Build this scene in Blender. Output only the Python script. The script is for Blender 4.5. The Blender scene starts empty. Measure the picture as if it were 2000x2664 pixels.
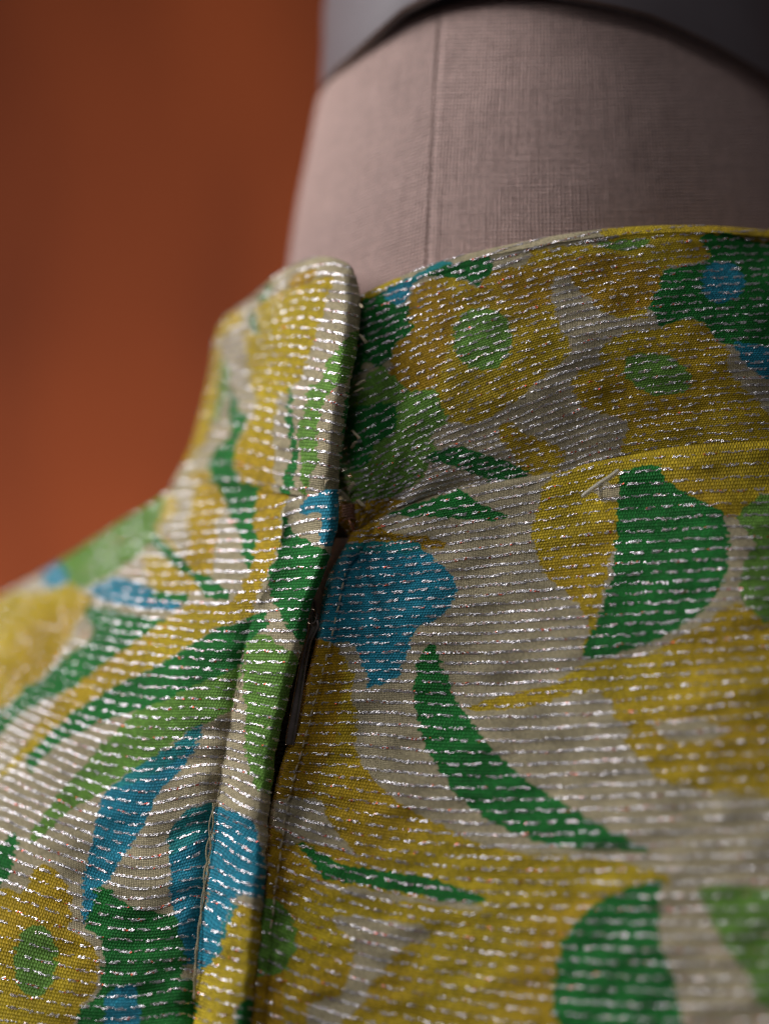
import bpy, math, random
import numpy as np
from mathutils import Matrix, Vector

rng = np.random.default_rng(7)
random.seed(7)
scene = bpy.context.scene
C = scene.collection

# ------------------------------------------------------------------ camera, world, lamps, exposure
FOCUS = 0.40                      # metres from lens to the zip
HALF = 0.0735                     # half the width of the field at that distance
PITCH = math.radians(14.0)        # the camera looks slightly up at the neck
CAMZ = 1.30
MC = Matrix.Translation((0, 0, CAMZ)) @ Matrix.Rotation(PITCH, 4, 'X')

cam = bpy.data.cameras.new('camera')
cam.sensor_fit = 'HORIZONTAL'
cam.sensor_width = 36.0
cam.lens = 36.0 * FOCUS / (2 * HALF)
cam.clip_start = 0.01
cam.clip_end = 50
cam.dof.use_dof = True
cam.dof.focus_distance = FOCUS
cam.dof.aperture_fstop = 3.7
cam.dof.aperture_blades = 0
camo = bpy.data.objects.new('camera', cam)
C.objects.link(camo)
camo.matrix_world = MC @ Matrix.Rotation(math.radians(90), 4, 'X')
scene.camera = camo

world = bpy.data.worlds.new('World')
scene.world = world
world.use_nodes = True
world.node_tree.nodes['Background'].inputs[0].default_value = (0.62, 0.60, 0.66, 1)
world.node_tree.nodes['Background'].inputs[1].default_value = 0.075

def lamp(name, pos, target, sx, sy, power, col, spread=180):
    L = bpy.data.lights.new(name, 'AREA')
    L.shape = 'RECTANGLE'
    L.size, L.size_y, L.energy, L.color = sx, sy, power, col
    L.spread = math.radians(spread)
    o = bpy.data.objects.new(name, L)
    C.objects.link(o)
    p, t = MC @ Vector(pos), MC @ Vector(target)
    o.location = p
    o.rotation_euler = (t - p).to_track_quat('-Z', 'Y').to_euler()
    return o

lamp('window_light', (-0.80, 0.33, 0.50), (0, 0.42, 0.0), 0.50, 0.64, 4.9, (0.98, 0.97, 1.0), 125)
lamp('room_light', (-0.26, -0.30, 0.70), (0.02, 0.42, -0.04), 0.30, 0.22, 1.35, (0.95, 0.96, 1.0))
lamp('wall_fill_light', (-0.75, 0.75, -0.75), (-0.45, 1.2, -0.35), 0.4, 0.3, 12.5, (1.0, 0.88, 0.75), 160)  # added lamp, out of view, only to brighten the wall from below

vs = scene.view_settings
vs.view_transform = 'Standard'
vs.look = 'None'
vs.exposure = 0.0
vs.gamma = 1.0
scene.cycles.use_denoising = True
scene.cycles.denoiser = 'OPENIMAGEDENOISE'
scene.cycles.denoising_input_passes = 'RGB_ALBEDO_NORMAL'
scene.cycles.denoising_prefilter = 'ACCURATE'
scene.cycles.max_bounces = 6
scene.cycles.sample_clamp_indirect = 4.0

# ------------------------------------------------------------------ helpers
MCn = np.array(MC)

def P3(x, y, d):
    """a spot of the picture (2000 x 2664 units) at d millimetres nearer than the zip -> metres in the room"""
    x, y, d = np.broadcast_arrays(np.asarray(x, float), np.asarray(y, float), np.asarray(d, float))
    z = FOCUS - d * 1e-3
    k = HALF / FOCUS / 1000.0 * z
    p = np.stack([(x - 1000) * k, z, -(y - 1332) * k, np.ones_like(z)], -1)
    return (p @ MCn.T)[..., :3]

def rbf(samples):
    """thin-plate surface through (x, y, value) samples"""
    s = np.array(samples, float)
    X = s[:, :2] / 1000.0
    v = s[:, 2]
    n = len(s)
    r = np.linalg.norm(X[:, None] - X[None], axis=-1)
    K = np.where(r > 0, r * r * np.log(np.maximum(r, 1e-9)), 0) + np.eye(n) * 1e-4
    A = np.zeros((n + 3, n + 3))
    A[:n, :n] = K
    A[:n, n] = 1
    A[:n, n + 1:] = X
    A[n, :n] = 1
    A[n + 1:, :n] = X.T
    w = np.linalg.solve(A, np.concatenate([v, np.zeros(3)]))
    def f(x, y):
        x = np.asarray(x, float) / 1000.0
        y = np.asarray(y, float) / 1000.0
        out = w[n] + w[n + 1] * x + w[n + 2] * y
        for i in range(n):
            r2 = (x - X[i, 0]) ** 2 + (y - X[i, 1]) ** 2
            out = out + w[i] * 0.5 * r2 * np.log(np.maximum(r2, 1e-18))
        return out
    return f

def levels(lines):
    out = []
    for v, pts in lines:
        out += [(x, y, v) for x, y in pts]
    return rbf(out)

def cr(pts, u):
    """Catmull-Rom through pts (n, k) at parameters u in 0..n-1"""
    pts = np.asarray(pts, float)
    n = len(pts)
    P = np.concatenate([[2 * pts[0] - pts[1]], pts, [2 * pts[-1] - pts[-2]]])
    i = np.clip(np.floor(u).astype(int), 0, n - 2)
    t = (u - i)[:, None]
    sh = (-1,) + (1,) * (pts.ndim - 1)
    t = t.reshape(sh)
    p0, p1, p2, p3 = P[i], P[i + 1], P[i + 2], P[i + 3]
    return 0.5 * (2 * p1 + (p2 - p0) * t + (2 * p0 - 5 * p1 + 4 * p2 - p3) * t ** 2 + (3 * p1 - p0 - 3 * p2 + p3) * t ** 3)

def curve1(pts):
    """y -> x interpolation, smooth"""
    a = np.array(pts, float)
    ys = np.linspace(a[0, 1], a[-1, 1], 600)
    xs = np.interp(ys, a[:, 1], a[:, 0])
    k = 25
    xp = np.concatenate([np.full(k, xs[0]) , xs, np.full(k, xs[-1])])
    xs2 = np.convolve(xp, np.ones(2 * k + 1) / (2 * k + 1), 'valid')
    return lambda y: np.interp(y, ys, xs2)

class Noise:
    def __init__(self, seed, n=14):
        r = np.random.default_rng(seed)
        a = r.uniform(0, 2 * np.pi, n)
        f = r.uniform(0.5, 1.6, n)
        self.k = np.stack([np.cos(a) * f, np.sin(a) * f], 1)
        self.p = r.uniform(0, 2 * np.pi, n)
    def __call__(self, x, y, sx, sy):
        o = 0
        for (kx, ky), p in zip(self.k, self.p):
            o = o + np.sin(kx * x / sx * 2 + ky * y / sy * 2 + p)
        return o / math.sqrt(len(self.p))

def smooth_poly(pts, sub=5):
    p = np.array(pts, float)
    n = len(p)
    out = []
    for i in range(n):
        p0, p1, p2, p3 = p[i - 1], p[i], p[(i + 1) % n], p[(i + 2) % n]
        for j in range(sub):
            t = j / sub
            out.append(0.5 * (2 * p1 + (p2 - p0) * t * .7 + (3 * p1 * -1 + 3 * p2 - (p2 - p0) * .7 * 2 - (p3 - p1) * .7 + 3 * p2 - 3 * p1) * t ** 2
                       + (2 * (p1 - p2) * 2 + (p2 - p0) * .7 + (p3 - p1) * .7) * t ** 3))
    return np.array(out)

def inside(poly, x, y):
    r = np.zeros(x.shape, bool)
    lo, hi = poly.min(0), poly.max(0)
    m = (x >= lo[0]) & (x <= hi[0]) & (y >= lo[1]) & (y <= hi[1])
    xs, ys = x[m], y[m]
    if xs.size == 0:
        return r
    c = np.zeros(xs.shape, bool)
    j = len(poly) - 1
    for i in range(len(poly)):
        xi, yi = poly[i]
        xj, yj = poly[j]
        if yi != yj:
            c ^= ((yi > ys) != (yj > ys)) & (xs < (xj - xi) * (ys - yi) / (yj - yi) + xi)
        j = i
    r[m] = c
    return r

def ell(cx, cy, rx, ry, n=22):
    return [(cx + rx * math.cos(2 * math.pi * i / n), cy + ry * math.sin(2 * math.pi * i / n)) for i in range(n)]

def mesh_from(name, verts, faces, mat, parent=None, smooth=True, attrs=None):
    me = bpy.data.meshes.new(name)
    verts = np.asarray(verts, np.float32).reshape(-1, 3)
    faces = np.asarray(faces, np.int32)
    k = faces.shape[1]
    me.vertices.add(len(verts))
    me.vertices.foreach_set('co', verts.ravel())
    me.loops.add(faces.size)
    me.loops.foreach_set('vertex_index', faces.ravel())
    me.polygons.add(len(faces))
    me.polygons.foreach_set('loop_start', np.arange(0, faces.size, k, dtype=np.int32))
    me.polygons.foreach_set('use_smooth', np.full(len(faces), smooth))
    me.update(calc_edges=True)
    for an, (typ, key, arr) in (attrs or {}).items():
        a = me.attributes.new(an, typ, 'POINT')
        a.data.foreach_set(key, np.asarray(arr, np.float32).ravel())
    me.materials.append(mat)
    me.validate()
    o = bpy.data.objects.new(name, me)
    C.objects.link(o)
    if parent is not None:
        o.parent = parent
    return o

def grid_faces(nr, nc, wrap=False):
    i = np.arange(nr - 1)[:, None]
    j = np.arange(nc if wrap else nc - 1)[None]
    j2 = (j + 1) % nc
    a = i * nc + j
    b = i * nc + j2
    return np.stack([a, b, b + nc, a + nc], -1).reshape(-1, 4)

def tube(path, rad, sides=8, caps=True):
    """verts, faces of a round tube; rad scalar or per point"""
    p = np.asarray(path, float)
    n = len(p)
    rad = np.broadcast_to(np.asarray(rad, float), (n,))
    t = np.gradient(p, axis=0)
    t /= np.linalg.norm(t, axis=1)[:, None] + 1e-12
    ref = np.array([0.31, 0.77, 0.55])
    u = np.cross(t, ref)
    u /= np.linalg.norm(u, axis=1)[:, None] + 1e-12
    w = np.cross(t, u)
    a = np.linspace(0, 2 * np.pi, sides, endpoint=False)
    v = p[:, None] + rad[:, None, None] * (np.cos(a)[None, :, None] * u[:, None] + np.sin(a)[None, :, None] * w[:, None])
    f = grid_faces(n, sides, True)
    v = v.reshape(-1, 3)
    if caps:
        c0, c1 = len(v), len(v) + 1
        v = np.concatenate([v, p[:1] - t[:1] * rad[0] * .6, p[-1:] + t[-1:] * rad[-1] * .6])
        k = np.arange(sides)
        f = np.concatenate([f, np.stack([np.full(sides, c0), (k + 1) % sides, k, np.full(sides, c0)], -1)[:, :4],
                            np.stack([np.full(sides, c1), (n - 1) * sides + k, (n - 1) * sides + (k + 1) % sides, np.full(sides, c1)], -1)])
    return v, f

def join_shapes(shapes):
    vs_, fs_, o = [], [], 0
    for v, f in shapes:
        vs_.append(v)
        fs_.append(f + o)
        o += len(v)
    return np.concatenate(vs_), np.concatenate(fs_)

def tube_obj(name, path, rad, mat, parent=None, sides=8):
    v, f = tube(path, rad, sides)
    return poly_obj(name, v, f, mat, parent)

def poly_obj(name, v, f, mat, parent=None, smooth=True):
    me = bpy.data.meshes.new(name)
    fl = [tuple(dict.fromkeys(int(i) for i in q)) for q in f]
    me.from_pydata([tuple(map(float, q)) for q in v], [], fl)
    me.polygons.foreach_set('use_smooth', [smooth] * len(me.polygons))
    me.materials.append(mat)
    o = bpy.data.objects.new(name, me)
    C.objects.link(o)
    if parent is not None:
        o.parent = parent
    return o

def tag(o, label=None, cat=None, group=None, kind=None):
    if label: o['label'] = label
    if cat: o['category'] = cat
    if group: o['group'] = group
    if kind: o['kind'] = kind
    return o

def empty(name, loc=(0, 0, 0)):
    o = bpy.data.objects.new(name, None)
    o.empty_display_size = 0.02
    C.objects.link(o)
    return o

# ------------------------------------------------------------------ materials
class NT:
    def __init__(self, name):
        self.m = bpy.data.materials.new(name)
        self.m.use_nodes = True
        self.t = self.m.node_tree
        self.n = self.t.nodes
        self.b = self.n['Principled BSDF']
        self.out = self.n['Material Output']
    def new(self, typ, **kw):
        x = self.n.new(typ)
        for k, v in kw.items():
            setattr(x, k, v)
        return x
    def link(self, a, b):
        self.t.links.new(a, b)
    def put(self, sock, v):
        if hasattr(v, 'is_linked') or isinstance(v, bpy.types.NodeSocket):
            self.link(v, sock)
        else:
            sock.default_value = v
    def math(self, op, a, b=None, c=None, clamp=False):
        x = self.new('ShaderNodeMath', operation=op)
        x.use_clamp = clamp
        self.put(x.inputs[0], a)
        if b is not None: self.put(x.inputs[1], b)
        if c is not None: self.put(x.inputs[2], c)
        return x.outputs[0]
    def attr(self, name):
        return self.new('ShaderNodeAttribute', attribute_name=name)
    def noise(self, scale, detail=3, vec=None, rough=.55):
        x = self.new('ShaderNodeTexNoise')
        x.inputs['Scale'].default_value = scale
        x.inputs['Detail'].default_value = detail
        x.inputs['Roughness'].default_value = rough
        if vec is not None: self.link(vec, x.inputs['Vector'])
        return x
    def mix(self, fac, a, b, typ='MIX'):
        x = self.new('ShaderNodeMix', data_type='RGBA', blend_type=typ)
        self.put(x.inputs[0], fac)
        self.put(x.inputs[6], a)
        self.put(x.inputs[7], b)
        return x.outputs[2]
    def ramp(self, v, lo, hi, a=0., b=1.):
        x = self.new('ShaderNodeMapRange')
        self.put(x.inputs[0], v)
        x.inputs[1].default_value, x.inputs[2].default_value = lo, hi
        x.inputs[3].default_value, x.inputs[4].default_value = a, b
        return x.outputs[0]
    def hsv(self, col, val):
        x = self.new('ShaderNodeMix', data_type='RGBA', blend_type='MULTIPLY')
        x.inputs[0].default_value = 1
        self.put(x.inputs[6], col)
        cb = self.new('ShaderNodeCombineColor')
        for i in range(3): self.link(val, cb.inputs[i])
        self.link(cb.outputs[0], x.inputs[7])
        return x.outputs[2]
    def bump(self, h, strength, dist):
        x = self.new('ShaderNodeBump')
        x.inputs['Strength'].default_value = strength
        x.inputs['Distance'].default_value = dist
        self.link(h, x.inputs['Height'])
        self.link(x.outputs[0], self.b.inputs['Normal'])

def cells(nt, u, v, stagger=True):
    """height dome and random number per weave cell"""
    fv = nt.math('FLOOR', v)
    if stagger:
        odd = nt.math('MODULO', nt.math('ABSOLUTE', fv), 2.0)
        u = nt.math('ADD', u, nt.math('MULTIPLY', odd, 0.5))
    fu = nt.math('FLOOR', u)
    a = nt.math('SUBTRACT', nt.math('SUBTRACT', u, fu), 0.5)
    b = nt.math('SUBTRACT', nt.math('SUBTRACT', v, fv), 0.5)
    r2 = nt.math('ADD', nt.math('MULTIPLY', a, a), nt.math('MULTIPLY', b, b))
    h = nt.math('SUBTRACT', 1.0, nt.math('MULTIPLY', r2, 3.2), clamp=True)
    cv = nt.new('ShaderNodeCombineXYZ')
    nt.link(fu, cv.inputs[0])
    nt.link(fv, cv.inputs[1])
    wn = nt.new('ShaderNodeTexWhiteNoise', noise_dimensions='2D')
    nt.link(cv.outputs[0], wn.inputs['Vector'])
    return h, wn.outputs['Value']

def fabric_material():
    nt = NT('printed_lame_cloth')
    col = nt.attr('dye').outputs['Color']
    wv = nt.attr('weave').outputs['Vector']
    sp = nt.new('ShaderNodeSeparateXYZ')
    nt.link(wv, sp.inputs[0])
    u, v, g = sp.outputs[0], sp.outputs[1], sp.outputs[2]
    nz = nt.noise(0.35, 2, wv)
    uu = nt.math('ADD', u, nt.math('MULTIPLY', nz.outputs[0], 1.6))
    hp, rp = cells(nt, uu, v)                                        # crepe grains of the printed figure
    hg, rg = cells(nt, nt.math('MULTIPLY', u, 1.7), nt.math('MULTIPLY', v, 1.7), False)   # open gauze of the ground
    h = nt.new('ShaderNodeMix', data_type='FLOAT')
    nt.link(g, h.inputs[0]); nt.link(hp, h.inputs[2]); nt.link(hg, h.inputs[3])
    h = h.outputs[0]
    r = nt.new('ShaderNodeMix', data_type='FLOAT')
    nt.link(g, r.inputs[0]); nt.link(rp, r.inputs[2]); nt.link(rg, r.inputs[3])
    r = r.outputs[0]
    val = nt.math('ADD', nt.math('ADD', nt.math('MULTIPLY', h, 0.34), 0.56), nt.math('MULTIPLY', r, 0.38))
    big = nt.noise(0.06, 3, wv)
    val = nt.math('MULTIPLY', val, nt.ramp(big.outputs[0], 0.3, 0.7, 0.86, 1.12))
    nt.link(nt.hsv(col, val), nt.b.inputs['Base Color'])
    nt.b.inputs['Roughness'].default_value = 0.62
    nt.b.inputs['Specular IOR Level'].default_value = 0.18
    nt.b.inputs['Sheen Weight'].default_value = 0.05
    nt.b.inputs['Sheen Roughness'].default_value = 0.5
    nt.bump(nt.math('ADD', h, nt.math('MULTIPLY', r, 0.5)), 0.6, 0.0003)
    return nt.m

def foil_material():
    nt = NT('metallic_foil_yarn')
    col = nt.attr('foil').outputs['Color']
    nt.link(col, nt.b.inputs['Base Color'])
    nt.b.inputs['Metallic'].default_value = 0.62
    nt.b.inputs['Roughness'].default_value = 0.17
    return nt.m

def linen_material():
    nt = NT('natural_linen_canvas')
    wv = nt.attr('weave').outputs['Vector']
    sp = nt.new('ShaderNodeSeparateXYZ')
    nt.link(wv, sp.inputs[0])
    u, v = sp.outputs[0], sp.outputs[1]
    mp1 = nt.new('ShaderNodeMapping'); nt.link(wv, mp1.inputs[0]); mp1.inputs['Scale'].default_value = (0.05, 1.0, 1)
    mp2 = nt.new('ShaderNodeMapping'); nt.link(wv, mp2.inputs[0]); mp2.inputs['Scale'].default_value = (1.0, 0.05, 1)
    s1, s2 = nt.noise(1.0, 2, mp1.outputs[0]), nt.noise(1.0, 2, mp2.outputs[0])
    wob = nt.noise(0.12, 2, wv)
    u2 = nt.math('ADD', u, nt.math('MULTIPLY', wob.outputs[0], 0.7))
    v2 = nt.math('ADD', v, nt.math('MULTIPLY', wob.outputs[0], -0.7))
    h, r = cells(nt, u2, v2, False)
    slub = nt.math('ADD', nt.ramp(s1.outputs[0], 0.3, 0.7, -0.5, 0.5), nt.ramp(s2.outputs[0], 0.3, 0.7, -0.5, 0.5))
    val = nt.math('ADD', nt.math('ADD', nt.math('MULTIPLY', h, 0.72), 0.46), nt.math('MULTIPLY', slub, 0.10))
    val = nt.math('ADD', val, nt.math('MULTIPLY', nt.math('SUBTRACT', r, .5), 0.16))
    base = nt.mix(nt.noise(0.03, 3, wv).outputs[0], (0.69, 0.47, 0.41, 1), (0.77, 0.535, 0.465, 1))
    nt.link(nt.hsv(base, val), nt.b.inputs['Base Color'])
    nt.b.inputs['Roughness'].default_value = 0.8
    nt.b.inputs['Specular IOR Level'].default_value = 0.2
    nt.b.inputs['Sheen Weight'].default_value = 0.15
    hh = nt.math('ADD', h, nt.math('MULTIPLY', slub, 0.4))
    nt.bump(hh, 0.9, 0.0005)
    return nt.m

def plain(name, col, rough=0.6, metal=0.0, noise_scale=400, amt=0.25, bump=0.2, spec=0.4, trans=0.0):
    nt = NT(name)
    tc = nt.new('ShaderNodeTexCoord')
    nz = nt.noise(noise_scale, 4, tc.outputs['Object'])
    c = nt.mix(nz.outputs[0], tuple(x * (1 - amt) for x in col) + (1,), tuple(min(1, x * (1 + amt)) for x in col) + (1,))
    nt.link(c, nt.b.inputs['Base Color'])
    nt.b.inputs['Roughness'].default_value = rough
    nt.b.inputs['Metallic'].default_value = metal
    nt.b.inputs['Specular IOR Level'].default_value = spec
    nt.b.inputs['Transmission Weight'].default_value = trans
    if bump:
        nt.bump(nz.outputs[0], bump, 0.0006)
    return nt.m

M_CLOTH = fabric_material()
M_FOIL = foil_material()
M_LINEN = linen_material()
M_CAP = plain('grey_painted_cap', (0.145, 0.120, 0.126), 0.55, 0, 40, 0.22, 0.15)
M_EDGE = plain('worn_brown_edge', (0.10, 0.055, 0.04), 0.6, 0, 300, 0.5, 0.3)
M_COTTON = plain('beige_sewing_thread', (0.34, 0.285, 0.165), 0.75, 0, 3000, 0.3, 0.3)
M_DARKTH = plain('dark_brown_thread', (0.22, 0.10, 0.06), 0.45, 0, 3000, 0.3, 0.3)
M_SEAMTH = plain('brownish_linen_thread', (0.15, 0.085, 0.065), 0.8, 0, 2500, 0.35, 0.3)
M_FRAY = plain('pale_frayed_fibre', (0.60, 0.50, 0.33), 0.8, 0, 3000, 0.25, 0.2)
M_TAPE = plain('dark_zip_tape', (0.035, 0.028, 0.02), 0.85, 0, 2500, 0.4, 0.4)
M_METAL = plain('dark_antique_metal', (0.20, 0.16, 0.14), 0.30, 0.9, 500, 0.4, 0.1)
M_TEETH = plain('dark_zip_coil', (0.03, 0.028, 0.022), 0.45, 0.3, 900, 0.3, 0.2)
M_WIRE = plain('coppery_wire', (0.42, 0.19, 0.11), 0.35, 0.75, 900, 0.4, 0.1)
M_PLAST = plain('cloudy_clear_plastic', (0.80, 0.76, 0.66), 0.35, 0, 900, 0.06, 0.05, 0.5, 0.6)
M_SLIP = plain('pinkish_inner_canvas', (0.33, 0.22, 0.18), 0.85, 0, 1500, 0.3, 0.4)

def wall_material():
    nt = NT('russet_plaster_wall')
    tc = nt.new('ShaderNodeTexCoord')
    mp = nt.new('ShaderNodeMapping'); nt.link(tc.outputs['Object'], mp.inputs[0]); mp.inputs['Scale'].default_value = (1.6, 1.0, 0.45)
    n1 = nt.noise(6.0, 5, mp.outputs[0])
    n2 = nt.noise(60.0, 5, tc.outputs['Object'])
    c = nt.mix(nt.ramp(n1.outputs[0], 0.36, 0.64), (0.21, 0.041, 0.0085, 1), (0.48, 0.100, 0.021, 1))
    c = nt.mix(nt.ramp(n2.outputs[0], 0.35, 0.75, 0, 0.35), c, (0.30, 0.048, 0.010, 1))
    nt.link(c, nt.b.inputs['Base Color'])
    nt.b.inputs['Roughness'].default_value = 0.85
    nt.bump(n2.outputs[0], 0.3, 0.002)
    return nt.m

# ------------------------------------------------------------------ the wall behind
def build_wall():
    n = 40
    gx, gz = np.meshgrid(np.linspace(-1.6, 1.6, n), np.linspace(-1.3, 1.3, n))
    nz = Noise(3)
    y = 1.25 + 0.003 * nz(gx, gz, .4, .4)
    p = np.stack([gx, y, gz + CAMZ + 0.2], -1)
    v = p.reshape(-1, 3)
    back = v.copy(); back[:, 1] += 0.1
    f = grid_faces(n, n)
    o = mesh_from('wall', np.concatenate([v, back]), np.concatenate([f, f[:, ::-1] + n * n]), wall_material())
    tag(o, 'plain russet brown wall far behind the dress form', kind='structure')
build_wall()

# ------------------------------------------------------------------ dress form: neck and cap
form = empty('dress_form')
tag(form, 'linen covered dress form neck with grey cap rising out of the collar', 'dress form')

NECK = [  # silhouette height, axis x, radius, front depth (mm)
    (120, 1426, 470, -38), (205, 1427, 560, -25), (262, 1428, 598, -18.5), (407, 1430, 630, -16), (542, 1430, 657, -14), (678, 1430, 677, -12.4),
    (820, 1432, 697, -11), (950, 1434, 714, -10.3), (1150, 1436, 735, -9.8), (1400, 1440, 770, -9.5), (1800, 1445, 850, -9.5), (2300, 1400, 1150, -8), (3000, 1350, 1500, 0), (3700, 1300, 1750, 6)]
NK = np.array(NECK, float)

def neck_pt(v, th):
    """v along the ring list 0..n-1, th angle, 0 faces the lens"""
    q = cr(NK, np.atleast_1d(v).ravel())
    q = q.reshape(np.shape(v) + (4,)) if np.ndim(v) else q[0]
    yc, xc, r, df = np.moveaxis(q, -1, 0)
    x = xc + r * np.sin(th)
    y = yc - 0.40 * r * np.cos(th)
    d = df - r * 0.0735 * (1 - np.cos(th)) * 0.93
    return x, y, d

def build_neck():
    nr, nc = 480, 900
    v = np.linspace(0, len(NK) - 1, nr)
    th = np.linspace(-np.pi, np.pi, nc, endpoint=False)
    V, T = np.meshgrid(v, th, indexing='ij')
    x, y, d = neck_pt(V, T)
    # sewn seam: a shallow groove with a puckered edge
    ths = seam_theta(V)
    nz = Noise(11)
    dist = (T - ths)
    d = d - 0.12 * np.exp(-(dist / 0.006) ** 2) * (1 + .6 * np.sin(V * 74)) + 0.22 * np.exp(-((dist - 0.035) / 0.03) ** 2)
    d = d + 0.10 * nz(x, y, 200, 200) + 0.025 * nz(x, y, 40, 40)
    p = P3(x, y, d)
    # cloth count: pieces meet at the seam with the grain a little off
    side = (T > ths)
    arc = NK[5, 2] * T
    u = np.where(side, arc, arc + 0.05 * y) / 9.6
    w = np.where(side, y + 0.02 * arc, y + 0.30 * arc) / 9.6
    at = {'weave': ('FLOAT_VECTOR', 'vector', np.stack([u, w, np.zeros_like(u)], -1))}
    o = mesh_from('neck', p, grid_faces(nr, nc, True), M_LINEN, form, attrs=at)
    return o

def seam_theta(v):
    # the seam runs from (1140, 0) down to (1106, 700) in the picture
    xs = np.array([1160, 1148, 1141, 1133, 1126, 1120, 1113, 1106, 1098, 1090, 1080, 1080, 1080, 1080])
    q = np.interp(v, np.arange(len(NK)), xs)
    xc = np.interp(v, np.arange(len(NK)), NK[:, 1])
    r = np.interp(v, np.arange(len(NK)), NK[:, 2])
    return np.arcsin((q - xc) / r)

neck = build_neck()
def neck_stitches():
    vv = np.linspace(2.0, 7.6, 46)
    for k in range(len(vv)):
        a = vv[k]
        b = a + 0.085 + random.uniform(-.012, .02)
        ts = np.linspace(a, b, 5)
        th = seam_theta(ts) + random.uniform(-.003, .003)
        x, y, d = neck_pt(ts, th)
        dd = d - 0.24 + 0.36 * np.sin(np.linspace(0, np.pi, 5))
        tube_obj('stitch', P3(x, y, dd), [0.00009, .00022, .00025, .00022, .00009], M_SEAMTH, neck, 6)
neck_stitches()

def build_cap():
    def ring(dx, dy, r, dd, n=160):
        th = np.linspace(-np.pi, np.pi, n, endpoint=False)
        s = np.sin(th)
        b = np.interp(s, [-1, -.87, -.65, -.45, -.2, .06, .42, .72, .96, 1], [200, 226, 304, 322, 300, 262, 237, 187, 138, 132])
        b = np.where(np.cos(th) < 0, 230, b)
        b = b * r / 588
        return np.stack([1440 + dx + r * s * 1.03, 258 + dy - b * np.cos(th), -14.5 + dd - r * .0735 * (1 - np.cos(th)) * .93], -1)
    prof = [  # radius, shift up the picture, depth
        (480, -30, -14), (560, -4, -5), (576, 2, -1.0), (586, 0, 0.0), (590, -5, 0.35), (590, -14, 0.4), (587, -60, 0.0), (583, -140, -2), (580, -240, -5), (560, -300, -8), (480, -330, -12), (200, -350, -20), (10, -352, -22)]
    rings = np.stack([ring(0, dy, r, dd) for r, dy, dd in prof])
    u = np.linspace(0, len(prof) - 1, 60)
    q = cr(rings, u)
    p = P3(q[..., 0], q[..., 1], q[..., 2])
    cap = mesh_from('neck_cap', p, grid_faces(60, 160, True), M_CAP, form)
    e = ring(0, -2, 589.5, 0.15)
    e = np.concatenate([e, e[:1]])
    v, f = tube(P3(e[:, 0], e[:, 1], e[:, 2]), 0.00035, 6, caps=False)
    poly_obj('cap_edge', v, f, M_EDGE, cap)
build_cap()

# ------------------------------------------------------------------ the dress: dyes and printed figures
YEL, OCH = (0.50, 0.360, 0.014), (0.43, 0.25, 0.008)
DGR, LGR = (0.010, 0.172, 0.024), (0.14, 0.30, 0.042)
BLU, TEA = (0.015, 0.235, 0.33), (0.013, 0.235, 0.235)
BEI = (0.48, 0.405, 0.24)

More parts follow.
